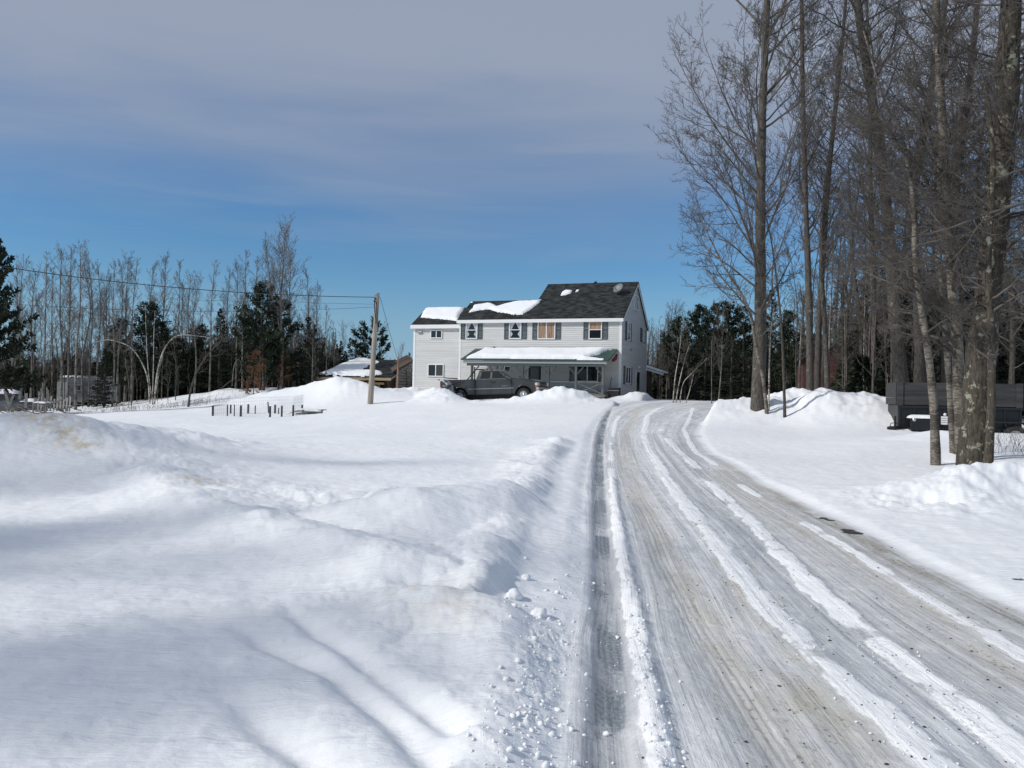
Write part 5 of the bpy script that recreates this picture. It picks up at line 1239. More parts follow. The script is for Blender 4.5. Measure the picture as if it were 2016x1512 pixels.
def bark(name, c1, c2, lichen=None, sc=7, bump=.8, dist=.02):
    m = mat(name, c1, .92, spec=.15); n, l, b = nodes(m)
    t = n.new('ShaderNodeTexCoord'); mp_ = n.new('ShaderNodeMapping'); mp_.inputs['Scale'].default_value = (1, 1, .22); l.new(t.outputs['Object'], mp_.inputs[0])
    z = n.new('ShaderNodeTexNoise'); z.inputs['Scale'].default_value = sc * 3.2; z.inputs['Detail'].default_value = 9; z.inputs['Roughness'].default_value = .72; l.new(mp_.outputs[0], z.inputs[0])
    r = n.new('ShaderNodeValToRGB'); r.color_ramp.elements[0].position = .35; r.color_ramp.elements[1].position = .68
    r.color_ramp.elements[0].color = (*c1, 1); r.color_ramp.elements[1].color = (*c2, 1); l.new(z.outputs['Fac'], r.inputs[0])
    col = r.outputs[0]
    if lichen:
        z2 = n.new('ShaderNodeTexNoise'); z2.inputs['Scale'].default_value = 4.0; z2.inputs['Detail'].default_value = 9; z2.inputs['Roughness'].default_value = .72
        l.new(t.outputs['Object'], z2.inputs[0])
        r2 = n.new('ShaderNodeMapRange'); r2.inputs[1].default_value = lichen[1]; r2.inputs[2].default_value = lichen[1] + .04; l.new(z2.outputs['Fac'], r2.inputs[0])
        mx = n.new('ShaderNodeMix'); mx.data_type = 'RGBA'; l.new(r2.outputs[0], mx.inputs[0]); l.new(col, mx.inputs[6]); mx.inputs[7].default_value = (*lichen[0], 1); col = mx.outputs[2]
    l.new(col, b.inputs['Base Color'])
    bp = n.new('ShaderNodeBump'); bp.inputs['Strength'].default_value = bump; bp.inputs['Distance'].default_value = dist; l.new(z.outputs['Fac'], bp.inputs['Height']); l.new(bp.outputs[0], b.inputs['Normal'])
    return m
def birch_bark(name, pale=(.50, .47, .42), dark=(.06, .05, .045), cov=.47):
    m = mat(name, pale, .8, spec=.2); n, l, b = nodes(m)
    t = n.new('ShaderNodeTexCoord'); mp_ = n.new('ShaderNodeMapping'); mp_.inputs['Scale'].default_value = (1, 1, 3.2); l.new(t.outputs['Object'], mp_.inputs[0])
    z = n.new('ShaderNodeTexNoise'); z.inputs['Scale'].default_value = 9; z.inputs['Detail'].default_value = 9; z.inputs['Roughness'].default_value = .7; l.new(mp_.outputs[0], z.inputs[0])
    z2 = n.new('ShaderNodeTexNoise'); z2.inputs['Scale'].default_value = 1.6; z2.inputs['Detail'].default_value = 6; l.new(t.outputs['Object'], z2.inputs[0])
    a = n.new('ShaderNodeMath'); a.operation = 'ADD'; l.new(z.outputs['Fac'], a.inputs[0])
    a2 = n.new('ShaderNodeMath'); a2.operation = 'MULTIPLY_ADD'; l.new(z2.outputs['Fac'], a2.inputs[0]); a2.inputs[1].default_value = .8; a2.inputs[2].default_value = -.4; l.new(a2.outputs[0], a.inputs[1])
    r = n.new('ShaderNodeValToRGB'); r.color_ramp.elements[0].position = cov - .07; r.color_ramp.elements[1].position = cov + .07; r.color_ramp.elements[0].color = (*dark, 1); r.color_ramp.elements[1].color = (*pale, 1)
    l.new(a.outputs[0], r.inputs[0]); l.new(r.outputs[0], b.inputs['Base Color'])
    return m
M_BARK = bark('grey_brown_bark', (.038, .034, .030), (.165, .148, .130), ((.21, .22, .165), .60))
M_BARKL = bark('lichen_bark', (.028, .024, .020), (.125, .108, .086), ((.27, .275, .21), .56))
M_BARKD = bark('dark_bark', (.030, .027, .025), (.135, .122, .108))
M_TWIG = add_noise(mat('twig_bark', (.12, .10, .085), .9, spec=.2), 1.5, (.072, .064, .057), (.158, .141, .124))
M_TWIGP = add_noise(mat('pale_twig', (.22, .20, .18), .9, spec=.2), 1.0, (.12, .108, .097), (.23, .21, .19))
M_BIRCH = birch_bark('birch_bark')
M_BIRCHD = birch_bark('old_birch_bark', (.24, .215, .18), (.075, .064, .052), .50)
M_ASPEN = birch_bark('aspen_bark', (.24, .225, .20), (.07, .062, .054), .48)
M_NEEDLE = add_noise(mat('dark_needles', (.016, .030, .014), .85, spec=.2), 1.3, (.012, .019, .011), (.032, .043, .024))
M_NEEDLP = add_noise(mat('pine_needles', (.022, .042, .018), .85, spec=.2), 1.1, (.014, .023, .013), (.042, .055, .030))
M_BEECH = add_noise(mat('dead_beech_leaves', (.30, .13, .055), .9, spec=.2), 2, (.13, .062, .034), (.25, .125, .066))

def bare(path, r0, r1, seed, n=(30, 7, 6, 5), L1=3.0, ang=(50, 12), up=.10, t0=.25, K=26, thin=.0035, lr=(.42, .42, .45), shape=.45, bark_m=None, twig_m=None, wob=.09, name='bare_tree', trunk_wob=.0, r1f=.40, sides=10, L1pw=1.0, flat=0, l1max=.045):
    """path: world points of the trunk. Returns meshes (trunk, crown) around the first point"""
    rng = np.random.default_rng(seed)
    pts = catmull(path, K)[None]; base = pts[0, 0].copy(); pts = pts - base
    t = np.linspace(0, 1, K); H = np.linalg.norm(pts[0, -1])
    pts[0, 1:-1] += rng.normal(0, trunk_wob, (K - 2, 3)) * [1, 1, 0]
    rad = (r0 * (1 - t) ** 1 + r1 * t)[None]; rad[0, 0] *= 1.16; rad[0, 1] *= 1.05
    rad = rad * (1 + .05 * rng.normal(0, 1, rad.shape))
    pts[0, 0, 2] -= .3
    g = Geo(); V, Q = tubes(pts, rad, sides); g.add(V, Q)
    cg = Geo()
    p, d, tt, r = spawn(pts, rad, n[0], t0, .98, ang[0], ang[1], rng)
    if flat: d[:, 2] = d[:, 2] * (1 - flat)
    u = (tt - t0) / (1 - t0); L = L1 * (1 - shape * u) * rng.uniform(.6, 1.15, len(p)) * np.clip(u * 3 + .55, 0, 1) ** L1pw
    bp, br = grow(p, d, L, np.clip(r * r1f, thin * 2, l1max) * rng.uniform(.6, 1.1, len(p)), 10, up, wob * 1.2, rng, .16); V, Q = tubes(bp, br, 5); cg.add(V, Q)
    for lev in range(1, len(n)):
        # parents carry their own length along
        p, d, tt, r = spawn(bp, br, n[lev], .16 if lev > 1 else .22, .98, 42, 13, rng)
        Lp = np.repeat(L, n[lev]); L = Lp * lr[lev - 1] * (1.15 - .55 * tt) * rng.uniform(.55, 1.2, len(p))
        K2 = (7, 5, 3, 3)[lev - 1]
        bp, br = grow(p, d, L, np.maximum(r * .52, thin), K2, up * (.9 if lev < 3 else .5), wob * 1.5, rng, .28)
        br = np.maximum(br, thin * .75)
        V, Q = tubes(bp, br, 4 if lev == 1 else 3); cg.add(V, Q)
    tm, cm = g.mesh('trunk'), cg.mesh('crown', False)
    tm.materials.append(bark_m or M_BARK); cm.materials.append(twig_m or M_TWIG)
    return tm, cm, Vector(base)
def place(kind, label, cat, meshes, loc, rz=0, sc=(1, 1, 1), group=None, names=('trunk', 'crown')):
    o = empty(kind, label, cat, loc, rz, group); o.scale = sc
    for nm, me in zip(names, meshes):
        c = bpy.data.objects.new(nm, me); scene.collection.objects.link(c); c.parent = o
    return o
def pxpath(pts, D):
    out = [P(px, py, D if not isinstance(D, (list, tuple)) else D[0] + (D[1] - D[0]) * i / (len(pts) - 1)) for i, (px, py) in enumerate(pts)]
    out[0].z = gz(out[0].x, out[0].y) - .02
    return out

def big(label, pts, D, r0, r1, seed, kind='bare_tree', cat='tree', **k):
    tm, cm, b = bare(pxpath(pts, D), r0, r1, seed, **k)
    return place(kind, label, cat, (tm, cm), b)
# the tall trees at the right, one by one
big('tall bare maple with thick straight trunk standing on the snowbank edge left of the wood', [(1492, 802), (1497, 640), (1497, 450), (1500, 250), (1508, 60), (1516, -140), (1522, -300)], 30, .245, .06, 11, n=(68, 11, 7, 6), L1=6.2, ang=(47, 10), up=.085, t0=.17, thin=.0062, shape=.42, lr=(.40, .42, .45), wob=.07)
big('thin leaning white birch growing against the tall maple trunk', [(1511, 796), (1502, 745), (1488, 680), (1478, 620), (1458, 575), (1428, 530), (1398, 470), (1372, 420)], 29.4, .065, .02, 12, 'birch_tree', 'birch', n=(20, 7, 5), L1=2.4, ang=(50, 14), up=.04, t0=.25, thin=.006, bark_m=M_BIRCHD)
big('straight slim grey trunk right of the tall maple, leftmost of three close together', [(1595, 778), (1593, 600), (1586, 400), (1581, 200), (1578, 0), (1575, -150)], 34, .15, .06, 13, n=(42, 7, 6, 3), L1=3.4, ang=(55, 12), t0=.28, thin=.006)
big('darker slim trunk in the middle of the three close together, leaning right at the top', [(1609, 780), (1612, 650), (1624, 450), (1636, 300), (1655, 120), (1670, -60)], 36, .145, .06, 14, n=(40, 7, 6, 3), L1=3.4, ang=(52, 12), t0=.32, thin=.006, bark_m=M_BARKD)
big('grey trunk rightmost of the three close together, curving gently above the cabin', [(1631, 782), (1625, 660), (1617, 520), (1622, 400), (1640, 250), (1652, 90)], 35, .12, .05, 15, n=(36, 7, 6, 3), L1=3.2, ang=(50, 12), t0=.35, thin=.006)
big('broad bare tree leaning left, its trunk crossing the sky over the dark hemlock', [(1778, 800), (1762, 620), (1747, 430), (1726, 250), (1700, 90), (1676, -80), (1660, -200)], 31, .25, .11, 16, n=(64, 9, 7, 5), L1=5.0, ang=(58, 14), up=.06, t0=.25, thin=.005)
big('dark trunk behind the leaning birch that bends right high above the trailer', [(1812, 800), (1806, 560), (1798, 400), (1822, 240), (1852, 60), (1880, -120)], 30, .19, .09, 17, n=(56, 9, 7, 5), L1=4.4, ang=(60, 14), up=.04, t0=.25, thin=.0045, bark_m=M_BARKD)
big('pale birch with peeling bark standing alone in front of the trailer toolbox', [(1843, 914), (1838, 800), (1828, 700), (1813, 600), (1801, 500), (1800, 420), (1789, 330), (1768, 250), (1738, 190), (1700, 60)], 17, .092, .014, 18, 'birch_tree', 'birch', n=(46, 9, 7, 5), L1=2.9, ang=(62, 14), up=.03, t0=.25, thin=.0033, bark_m=M_BIRCHD, K=34)
big('narrow dark trunk just right of the pale birch by the trailer', [(1878, 892), (1870, 780), (1861, 650), (1852, 540), (1848, 420), (1852, 250), (1862, 60)], 18.5, .068, .04, 19, n=(34, 8, 6, 4), L1=2.4, ang=(60, 14), up=.03, t0=.28, thin=.0035, bark_m=M_BIRCHD)
big('ash grey birch trunk touching the left side of the thick lichen trunk', [(1895, 908), (1888, 780), (1884, 660), (1872, 540), (1864, 380), (1852, 180), (1840, -20)], 17.6, .135, .07, 20, 'birch_tree', 'birch', n=(46, 9, 7, 5), L1=3.0, ang=(60, 14), up=.03, t0=.25, thin=.0035, bark_m=M_BIRCHD)
big('thickest trunk of the wood, patched with pale lichen, behind the near snow pile', [(1915, 932), (1924, 780), (1944, 580), (1962, 400), (1980, 220), (1988, 60), (1996, -140), (2005, -320)], 16.3, .30, .16, 21, n=(60, 9, 7, 6), L1=3.6, ang=(66, 16), up=.03, l1max=.032, t0=.27, thin=.0033, bark_m=M_BARKL, K=34, sides=18)
big('slim trunk leaning against the right side of the thickest lichen trunk', [(1945, 915), (1952, 780), (1950, 640), (1946, 500), (1955, 330), (1940, 150)], 15.8, .085, .04, 22, n=(30, 8, 6, 4), L1=2.2, ang=(62, 14), up=.03, t0=.3, thin=.003, bark_m=M_BARKL)
big('dark tree at the far right edge behind the wheel of the trailer', [(2050, 860), (2040, 600), (2026, 380), (2022, 160), (2026, -60)], 26, .19, .09, 23, n=(50, 8, 6, 5), L1=3.4, ang=(60, 14), up=.04, t0=.2, thin=.0045, bark_m=M_BARKD)
big('thin sapling leaning left on the snowbank right of the tall maple', [(1546, 790), (1540, 670), (1530, 560), (1516, 460), (1500, 400)], 29, .055, .015, 24, 'sapling', 'sapling', n=(22, 6, 5), L1=1.7, ang=(48, 12), up=.06, t0=.3, thin=.005, bark_m=M_BARKD)
big('forked birch sapling between the tall maple and the leaning sapling', [(1514, 780), (1515, 700), (1519, 640), (1528, 580)], 29.6, .03, .012, 25, 'sapling', 'sapling', n=(10, 5, 4), L1=1.4, ang=(30, 10), up=.1, t0=.3, thin=.005, bark_m=M_BIRCH)
big('bare tree outside the right edge whose branches reach over the near snow pile', [(2230, 930), (2235, 600), (2220, 300), (2230, 0), (2240, -250)], 15, .24, .12, 26, n=(56, 9, 7, 5), L1=4.6, ang=(66, 14), up=.03, t0=.22, thin=.0033, bark_m=M_BARKL)
big('tall dark trunk rising behind the trailer right of the bent dark tree', [(1862, 800), (1868, 600), (1880, 400), (1905, 200), (1925, 0), (1940, -160)], 33, .2, .09, 27, n=(52, 8, 6, 4), L1=3.8, ang=(58, 14), up=.05, t0=.25, thin=.005, bark_m=M_BARKD)
big('straight brown trunk behind the leaning tree above the left end of the trailer', [(1722, 790), (1720, 600), (1714, 400), (1712, 200), (1706, 0)], 38, .15, .06, 28, n=(44, 7, 6, 3), L1=3.6, ang=(54, 12), up=.06, t0=.25, thin=.006)

# prototypes for trees that repeat
def proto_path(H, lean=.3, seed=0):
    r = random.Random(seed); return [Vector((0, 0, 0)), Vector((r.uniform(-1, 1) * lean * .3, r.uniform(-1, 1) * lean * .3, H * .33)), Vector((r.uniform(-1, 1) * lean * .7, r.uniform(-1, 1) * lean, H * .66)), Vector((r.uniform(-1, 1) * lean, r.uniform(-1, 1) * lean, H))]
ASP = [bare(proto_path(12, .35, s), .085 + .012 * (s % 3), .015, 100 + s, n=(34 + 4 * (s % 3), 7, 5), L1=1.7 + .25 * (s % 3), ang=(34 + 4 * (s % 2), 8), up=.10, t0=.34 + .05 * (s % 3), thin=.0075, bark_m=M_ASPEN, twig_m=M_TWIGP, sides=7, shape=.55, K=14, r1f=.45)[:2] for s in range(6)]
BROAD = [bare(proto_path(13, .5, 40 + s), .14, .03, 140 + s, n=(40, 8, 6), L1=2.9, ang=(48, 10), up=.08, t0=.25, thin=.008, bark_m=M_BARKD, sides=7, shape=.35, K=14)[:2] for s in range(4)]
DENSE = [bare(proto_path(15, .6, 80 + s), .13, .03, 240 + s, n=(34, 8, 6, 4), L1=3.6, ang=(60, 12), up=.05, t0=.12, thin=.0055, bark_m=M_BARKD, sides=7, shape=.3, K=16, l1max=.035)[:2] for s in range(4)]
THIN = [bare(proto_path(7, .35, 70 + s), .035, .010, 170 + s, n=(16, 6, 4), L1=1.1, ang=(38, 10), up=.08, t0=.25, thin=.007, bark_m=M_ASPEN if s % 2 else M_BARKD, twig_m=M_TWIG, sides=5, shape=.5, K=12)[:2] for s in range(4)]

def spruce(H, R, seed, mtl, droop=-.15, whorls=26, per=7, dens=26, spray=.20, crown0=.04, ragged=.2, top=1.0, clump=False):
    rng = np.random.default_rng(seed); g = Geo()
    K = 10; pts = np.zeros((1, K, 3)); pts[0, :, 2] = np.linspace(-.3, H, K); pts[0, 1:, :2] = np.cumsum(rng.normal(0, .02, (K - 1, 2)), 0)
    rad = np.linspace(H * .012 + .03, .015, K)[None]; V, Q = tubes(pts, rad, 7); g.add(V, Q); tm = g.mesh('trunk'); tm.materials.append(M_BARKD)
    cg = Geo(); N = whorls * per
    f = np.repeat((np.arange(whorls) + .3) / whorls, per) + rng.uniform(-.4, .4, N) / whorls; f = np.clip(f, 0, .985); f = crown0 + (1 - crown0) * f
    z = f * H; az = rng.uniform(0, 2 * np.pi, N)
    u = (f - crown0) / (1 - crown0)
    prof = (1 - u) ** top if not clump else np.sin(np.clip(u * .85 + .15, 0, 1) * np.pi) ** .6 * (1 - .35 * u)
    L = R * (prof + .03) * rng.uniform(1 - ragged * 1.6, 1 + ragged, N)
    p0 = np.stack([np.zeros(N), np.zeros(N), z], 1); d0 = np.stack([np.cos(az), np.sin(az), np.full(N, droop) + .55 * u], 1)
    bp, br = grow(p0, d0, L, np.clip(L * .012, .008, .05), 6, .05 if droop < 0 else .08, .05, rng, .3); V, Q = tubes(bp, br, 3); cg.add(V, Q)
    # needle sprays: narrow leaf-shaped blades set along and across each bough
    p, d, t, _ = spawn(bp, br, dens, .12 if not clump else .35, 1.0, 52, 16, rng, .8)
    n = len(p); ln = spray * rng.uniform(.6, 1.4, n) * (np.repeat(L, dens) / R * .6 + .55)
    if clump: p = p + rng.normal(0, .10, (n, 3)) * (.3 + t[:, None]); d = norm(d + rng.normal(0, .4, (n, 3)) + [0, 0, .25])
    else: d = norm(d + [0, 0, -.12])
    side = norm(np.cross(d, rng.normal(0, 1, (n, 3)))); w = ln * rng.uniform(.16, .26, n)
    a, b_, c, e = p, p + d * (ln * .5)[:, None] + side * w[:, None], p + d * ln[:, None], p + d * (ln * .5)[:, None] - side * w[:, None]
    V = np.stack([a, b_, c, e], 1).reshape(-1, 3); Q = np.arange(n * 4).reshape(-1, 4); cg.add(V, Q)
    cm = cg.mesh('crown', False); cm.materials.append(M_BARKD); cm.materials.append(mtl)
    mi = np.zeros(len(cm.polygons), np.int32); mi[-n:] = 1; cm.polygons.foreach_set('material_index', mi)
    return tm, cm
SPR = [spruce(9, 1.9, 1, M_NEEDLE, ragged=.22), spruce(8, 1.5, 2, M_NEEDLE, ragged=.3), spruce(9, 2.4, 3, M_NEEDLE, droop=-.05, ragged=.3, top=.75)]
PIN = [spruce(10, 2.6, 11, M_NEEDLP, droop=.15, whorls=16, per=6, dens=60, spray=.30, ragged=.35, clump=True, crown0=.1), spruce(11, 3.0, 12, M_NEEDLP, droop=.1, whorls=18, per=7, dens=60, spray=.30, ragged=.4, clump=True, crown0=.06), spruce(9, 2.2, 13, M_NEEDLP, droop=.2, whorls=12, per=5, dens=70, spray=.28, ragged=.5, clump=True, crown0=.2)]
def onto(px, D): q = P(px, 780, D); return Vector((q.x, q.y, gz(q.x, q.y) - .05))
def hgt(px, py, D, loc): return P(px, py, D).z - loc.z
cnt = 0
def put(kind, protos, k, H0, px, top, D, label, cat, group=None, wide=1.0):
    global cnt
    loc = onto(px, D); s = hgt(px, top, D, loc) / H0; cnt += 1
    rz = (cnt * 2.39996) % 6.283
    return place(kind, label, cat, protos[k % len(protos)], loc, rz, (s * wide, s * wide, s), group)
G1 = 'bare aspens and birches of the left tree line'
left = [  # px, top, D, label
    (24, 520, 60, 'bare aspen rising just right of the big white pine at the left edge'), (40, 512, 64, 'bare aspen behind the pine boughs at the left edge'), (60, 530, 66, 'short bare aspen above the junk car'),
    (84, 497, 62, 'pale bare aspen whose crown is crossed by the start of the upper wire'), (104, 530, 68, 'short thin aspen left of the camper front'), (121, 492, 61, 'pale twin of the tallest aspen over the camper'), (134, 486, 64, 'straight pale aspen above the white front of the camper'),
    (150, 482, 60, 'tallest aspen of the group over the camper'), (164, 512, 66, 'thin aspen right behind the tallest one over the camper'), (175, 506, 63, 'aspen above the middle of the camper'), (190, 522, 62, 'leaning thin aspen over the right part of the camper'),
    (208, 540, 67, 'low dark aspen past the right end of the camper'), (221, 514, 60, 'dark stemmed aspen standing at the edge of the snow right of the camper'), (232, 520, 62, 'second dark stem at the snow edge right of the camper'), (246, 508, 65, 'aspen in front of the first dark pine clump'), (259, 512, 62, 'aspen touching the left side of the round topped pine'),
    (287, 520, 64, 'slender aspen right behind the bent birch clump'), (310, 504, 67, 'reddish twigged birch above the bent birch clump'), (345, 513, 64, 'bare aspen above the right arch of the bent birch'), (370, 540, 66, 'short aspen left of the pale gap in the woods'), (382, 545, 62, 'thin aspen beside the short one before the pale gap'),
    (412, 513, 62, 'single straight aspen above the leaning bare trunk'), (448, 530, 68, 'aspen behind the dark spruce right of the leaning trunk'), (464, 518, 63, 'aspen with a clump of dark cones left of the dense pine'), (477, 492, 60, 'tall aspen just left of the dense pine'), (500, 512, 67, 'aspen half hidden behind the dense pine top'), (519, 474, 61, 'aspen standing over the dense pine'), (535, 505, 65, 'thin aspen right over the dense pine shoulder'),
    (603, 530, 64, 'leaning aspen over the pair of spruces'), (625, 562, 61, 'aspen at the right end of the row, ahead of the spruces'), (640, 600, 60, 'lowest spreading aspen at the right end of the row')]
for i, (px, top, D, lab) in enumerate(left):
    put('aspen_tree', ASP, i, 12, px, top, D, lab, 'aspen' if 'birch' not in lab else 'birch', G1)
big('largest bare poplar of the left tree line, widest crown beside the dense pine', [(553, 775), (556, 700), (552, 600), (557, 530), (562, 458)], 60, .13, .02, 61, 'poplar_tree', 'poplar', n=(44, 8, 6), L1=3.6, ang=(34, 9), up=.09, t0=.32, thin=.009, bark_m=M_ASPEN, twig_m=M_TWIGP, shape=.55)
big('second bare poplar just right of the largest one', [(578, 775), (574, 690), (570, 600), (573, 500)], 62, .09, .02, 62, 'poplar_tree', 'poplar', n=(34, 7, 5), L1=2.3, ang=(34, 9), up=.09, t0=.35, thin=.009, bark_m=M_ASPEN, twig_m=M_TWIGP, shape=.5)
for i in range(15):                # a second, paler rank behind the first
    r = random.Random(i + 50); px = 30 + i * 41 + r.uniform(-14, 14)
    put('aspen_tree', ASP, i + 3, 12, px, r.uniform(545, 610) if px < 600 else r.uniform(600, 640), r.uniform(68, 74), 'faint bare aspen in the rank behind the left tree line', 'aspen', 'bare aspens behind the left tree line', 1.1)
# big white pine cut by the left edge
wp_ = spruce(13, 3.3, 31, M_NEEDLE, droop=.0, whorls=20, per=6, dens=80, spray=.36, ragged=.4, top=.55, crown0=.16)
l_ = onto(-14, 46); place('pine_tree', 'big dark white pine cut off by the left edge of the picture', 'pine', wp_, l_, 1.0, (.60, .60, hgt(-5, 474, 46, l_) / 13))
con = [(236, 632, 63, PIN, 2, 9, 'small dark pine left of the round topped pine', 'pine', 1.0), (205, 690, 60, SPR, 1, 8, 'short dark spruce above the right end of the camper', 'spruce', 1.4),
       (293, 598, 64, PIN, 0, 10, 'round topped pine behind the bent birch clump', 'pine', 1.15), (318, 640, 66, PIN, 1, 11, 'lower pine at the right shoulder of the round topped one', 'pine', 1.0),
       (392, 640, 66, PIN, 1, 11, 'dark pine filling the gap above the leaning bare trunk', 'pine', 1.1), (430, 606, 64, SPR, 0, 9, 'pointed dark spruce between the leaning trunk and the dense pine', 'spruce', 1.3),
       (350, 668, 64, PIN, 0, 10, 'low pine under the right arch of the bent birch', 'pine', 1.5), (512, 556, 60, PIN, 1, 11, 'tall dense pine, darkest mass of the left woods', 'pine', .95), (548, 592, 61, PIN, 0, 10, 'broad dark pine joined to the right of the tall dense pine', 'pine', 1.2), (486, 630, 62, PIN, 2, 9, 'smaller pine at the left foot of the tall dense pine', 'pine', 1.3),
       (604, 624, 62, SPR, 2, 9, 'pointed spruce right of the broad dark pine', 'spruce', 1.15), (616, 638, 60, SPR, 0, 9, 'spruce overlapping the pointed one on its right', 'spruce', 1.2), (636, 664, 64, SPR, 1, 8, 'smaller spruce stepping down right of the pair', 'spruce', 1.2),
       (653, 682, 78, SPR, 1, 8, 'small far spruce, first of the short row above the shed', 'spruce', 1.1), (661, 676, 80, SPR, 0, 9, 'small far spruce, second and taller of the short row above the shed', 'spruce', 1.0), (669, 670, 76, SPR, 1, 8, 'far narrow spruce above the left end of the shed roof', 'spruce', 1.0), (687, 664, 74, SPR, 0, 9, 'far dark spruce halfway between shed end and pole', 'spruce', 1.15), (700, 684, 72, SPR, 2, 9, 'far broad spruce just left of the ragged pine', 'spruce', 1.2), (678, 690, 70, SPR, 1, 8, 'low far spruce in front of the narrow one above the shed', 'spruce', 1.5),
       (804, 694, 80, SPR, 2, 9, 'tiny dark evergreen peeping over the board shed', 'spruce', .8), (1168, 552, 90, SPR, 0, 9, 'tip of a dark spruce showing above the roof ridge', 'spruce', .8)]
for px, top, D, pr_, k, H0, lab, cat, wd in con: put(cat + '_tree', pr_, k, H0, px, top, D, lab, cat, None, wd)
# ragged pine by the pole
rng0 = spruce(9, 2.1, 55, M_NEEDLP, droop=.25, whorls=9, per=4, dens=110, spray=.30, ragged=.75, clump=True, crown0=.3)
l_ = onto(733, 68); place('pine_tree', 'ragged lone pine with a tufted top behind the utility pole', 'pine', rng0, l_, .6, (.8, .8, hgt(735, 628, 68, l_) / 9))
for i, (px, top, D, lab) in enumerate([(748, 640, 72, 'bare tree with fan of twigs right of the utility pole'), (675, 640, 80, 'far faint bare tree above the short row of spruces'), (720, 655, 84, 'far bare tree behind the ragged pine'), (790, 678, 86, 'far bare tree just left of the house wing'), (700, 645, 82, 'faint bare tree between the ragged pine and the spruce row')]):
    put('bare_tree', BROAD, i, 13, px, top, D, lab, 'tree', None, .8)
# beech holding its rusty leaves
bt_ = bare(proto_path(5, .3, 5), .05, .015, 301, n=(26, 6, 4), L1=1.9, ang=(66, 10), up=.0, t0=.06, thin=.006, bark_m=M_BARKD, sides=6, shape=.6, K=12)
rg = np.random.default_rng(8); cv = np.zeros(len(bt_[1].vertices) * 3, np.float32); bt_[1].vertices.foreach_get('co', cv); cv = cv.reshape(-1, 3)
q_ = cv[rg.integers(0, len(cv), 3600)] + rg.normal(0, .03, (3600, 3)); d_ = norm(rg.normal(0, 1, (3600, 3)) + [0, 0, -.5]); s_v = norm(np.cross(d_, rg.normal(0, 1, (3600, 3)))) * .03
lv = np_mesh('leaves', np.stack([q_, q_ + d_ * .045 + s_v, q_ + d_ * .10, q_ + d_ * .045 - s_v], 1).reshape(-1, 3), np.arange(14400).reshape(-1, 4)); lv.materials.append(M_BEECH)
for i, (px, top, D, w, lab) in enumerate([(499, 690, 57, 1.0, 'small beech keeping its rusty leaves at the foot of the dense pine'), (512, 745, 56, .8, 'knee high beech shoot with rusty leaves at the snow edge'), (556, 700, 60, 1.1, 'faint rusty leaved beech behind the snow field, right of the other one')]):
    loc = onto(px, D); s = hgt(px, top, D, loc) / 5; place('beech_tree', lab, 'beech', (bt_[0], bt_[1], lv), loc, i * 2.0, (s * w, s * w, s), 'young beeches with rusty leaves', ('trunk', 'crown', 'foliage'))
# bent birches
def stem(m_, pix, D, r0, r1, base):
    pts = catmull([P(x, y, D) for x, y in pix], 18); pts = [Vector(p_) - base for p_ in pts]; m_.tube(pts, [r0 + (r1 - r0) * i / 17 for i in range(18)], 7)
cb_ = onto(302, 56); bc = empty('bent_birch', 'clump of pale birches, two bowed over into wide arches and two upright', 'birch', cb_)
for pix, r0, r1 in (([(295, 795), (291, 745), (276, 708), (258, 685), (236, 674), (210, 669), (188, 674)], .055, .02), ([(301, 797), (292, 730), (288, 660), (286, 600)], .035, .015), ([(300, 797), (302, 720), (303, 660), (305, 612)], .035, .015), ([(304, 796), (309, 740), (320, 695), (334, 672), (352, 660), (385, 661), (415, 665)], .065, .02), ([(304, 795), (310, 752), (318, 710), (322, 690)], .03, .015)):
    m = MB(); stem(m, pix, 56, r0, r1, cb_); o = m.build('trunk', M_BIRCH, bc)
def twigs_on(pix, D, base, parent, n, L, seed, mt=M_TWIG, up=-.02):
    r = np.random.default_rng(seed); pts = catmull([P(x, y, D) for x, y in pix], 14)[None] - np.array(base); rad = np.full((1, 14), .02); g = Geo()
    p, d, t, rr_ = spawn(pts, rad, n, .35, 1, 55, 15, r); Ls = L * r.uniform(.5, 1.2, n); bp, br = grow(p, d, Ls, np.full(n, .010), 5, up, .1, r, .5); V, Q = tubes(bp, br, 3); g.add(V, Q)
    p, d, t, rr_ = spawn(bp, br, 6, .2, 1, 45, 12, r); bp, br = grow(p, d, np.repeat(Ls, 6) * .45, np.full(n * 6, .007), 4, up, .1, r, .6); V, Q = tubes(bp, br, 3); g.add(V, Q)
    me = g.mesh('crown', False); me.materials.append(mt); c = bpy.data.objects.new('crown', me); scene.collection.objects.link(c); c.parent = parent
twigs_on([(291, 745), (276, 708), (258, 685), (236, 674), (210, 669), (188, 674)], 56, cb_, bc, 26, 1.0, 5)
twigs_on([(309, 740), (320, 695), (334, 672), (352, 660), (385, 661), (425, 668)], 56, cb_, bc, 30, 1.0, 6)
cb2 = onto(371, 53); b2 = empty('bent_tree', 'single dark bare trunk leaning far right from the snow edge', 'tree', cb2); m = MB(); pix = [(371, 803), (375, 770), (386, 735), (402, 708), (421, 685), (440, 665)]; stem(m, pix, 53, .07, .025, cb2); m.build('trunk', M_BARKD, b2); twigs_on(pix, 53, cb2, b2, 16, 1.0, 9, up=.05)
cb3 = onto(458, 58); b3 = empty('bent_sapling', 'small sapling bent into a narrow hoop in front of the woods', 'sapling', cb3); m = MB(); stem(m, [(457, 760), (460, 725), (466, 709), (473, 711), (475, 722), (472, 735)], 58, .035, .012, cb3); m.build('trunk', M_ASPEN, b3)
m = MB(); q0, q1 = P(434, 766, 59), P(463, 744, 59); m.tube([q0, (q0 + q1) / 2 + Vector((0, 0, .04)), q1], [.05, .04, .03], 7); o = m.build('fallen_branch', M_BARKD); tag(o, 'thin fallen stem slanting up out of the snow beside the hooped sapling', 'branch')

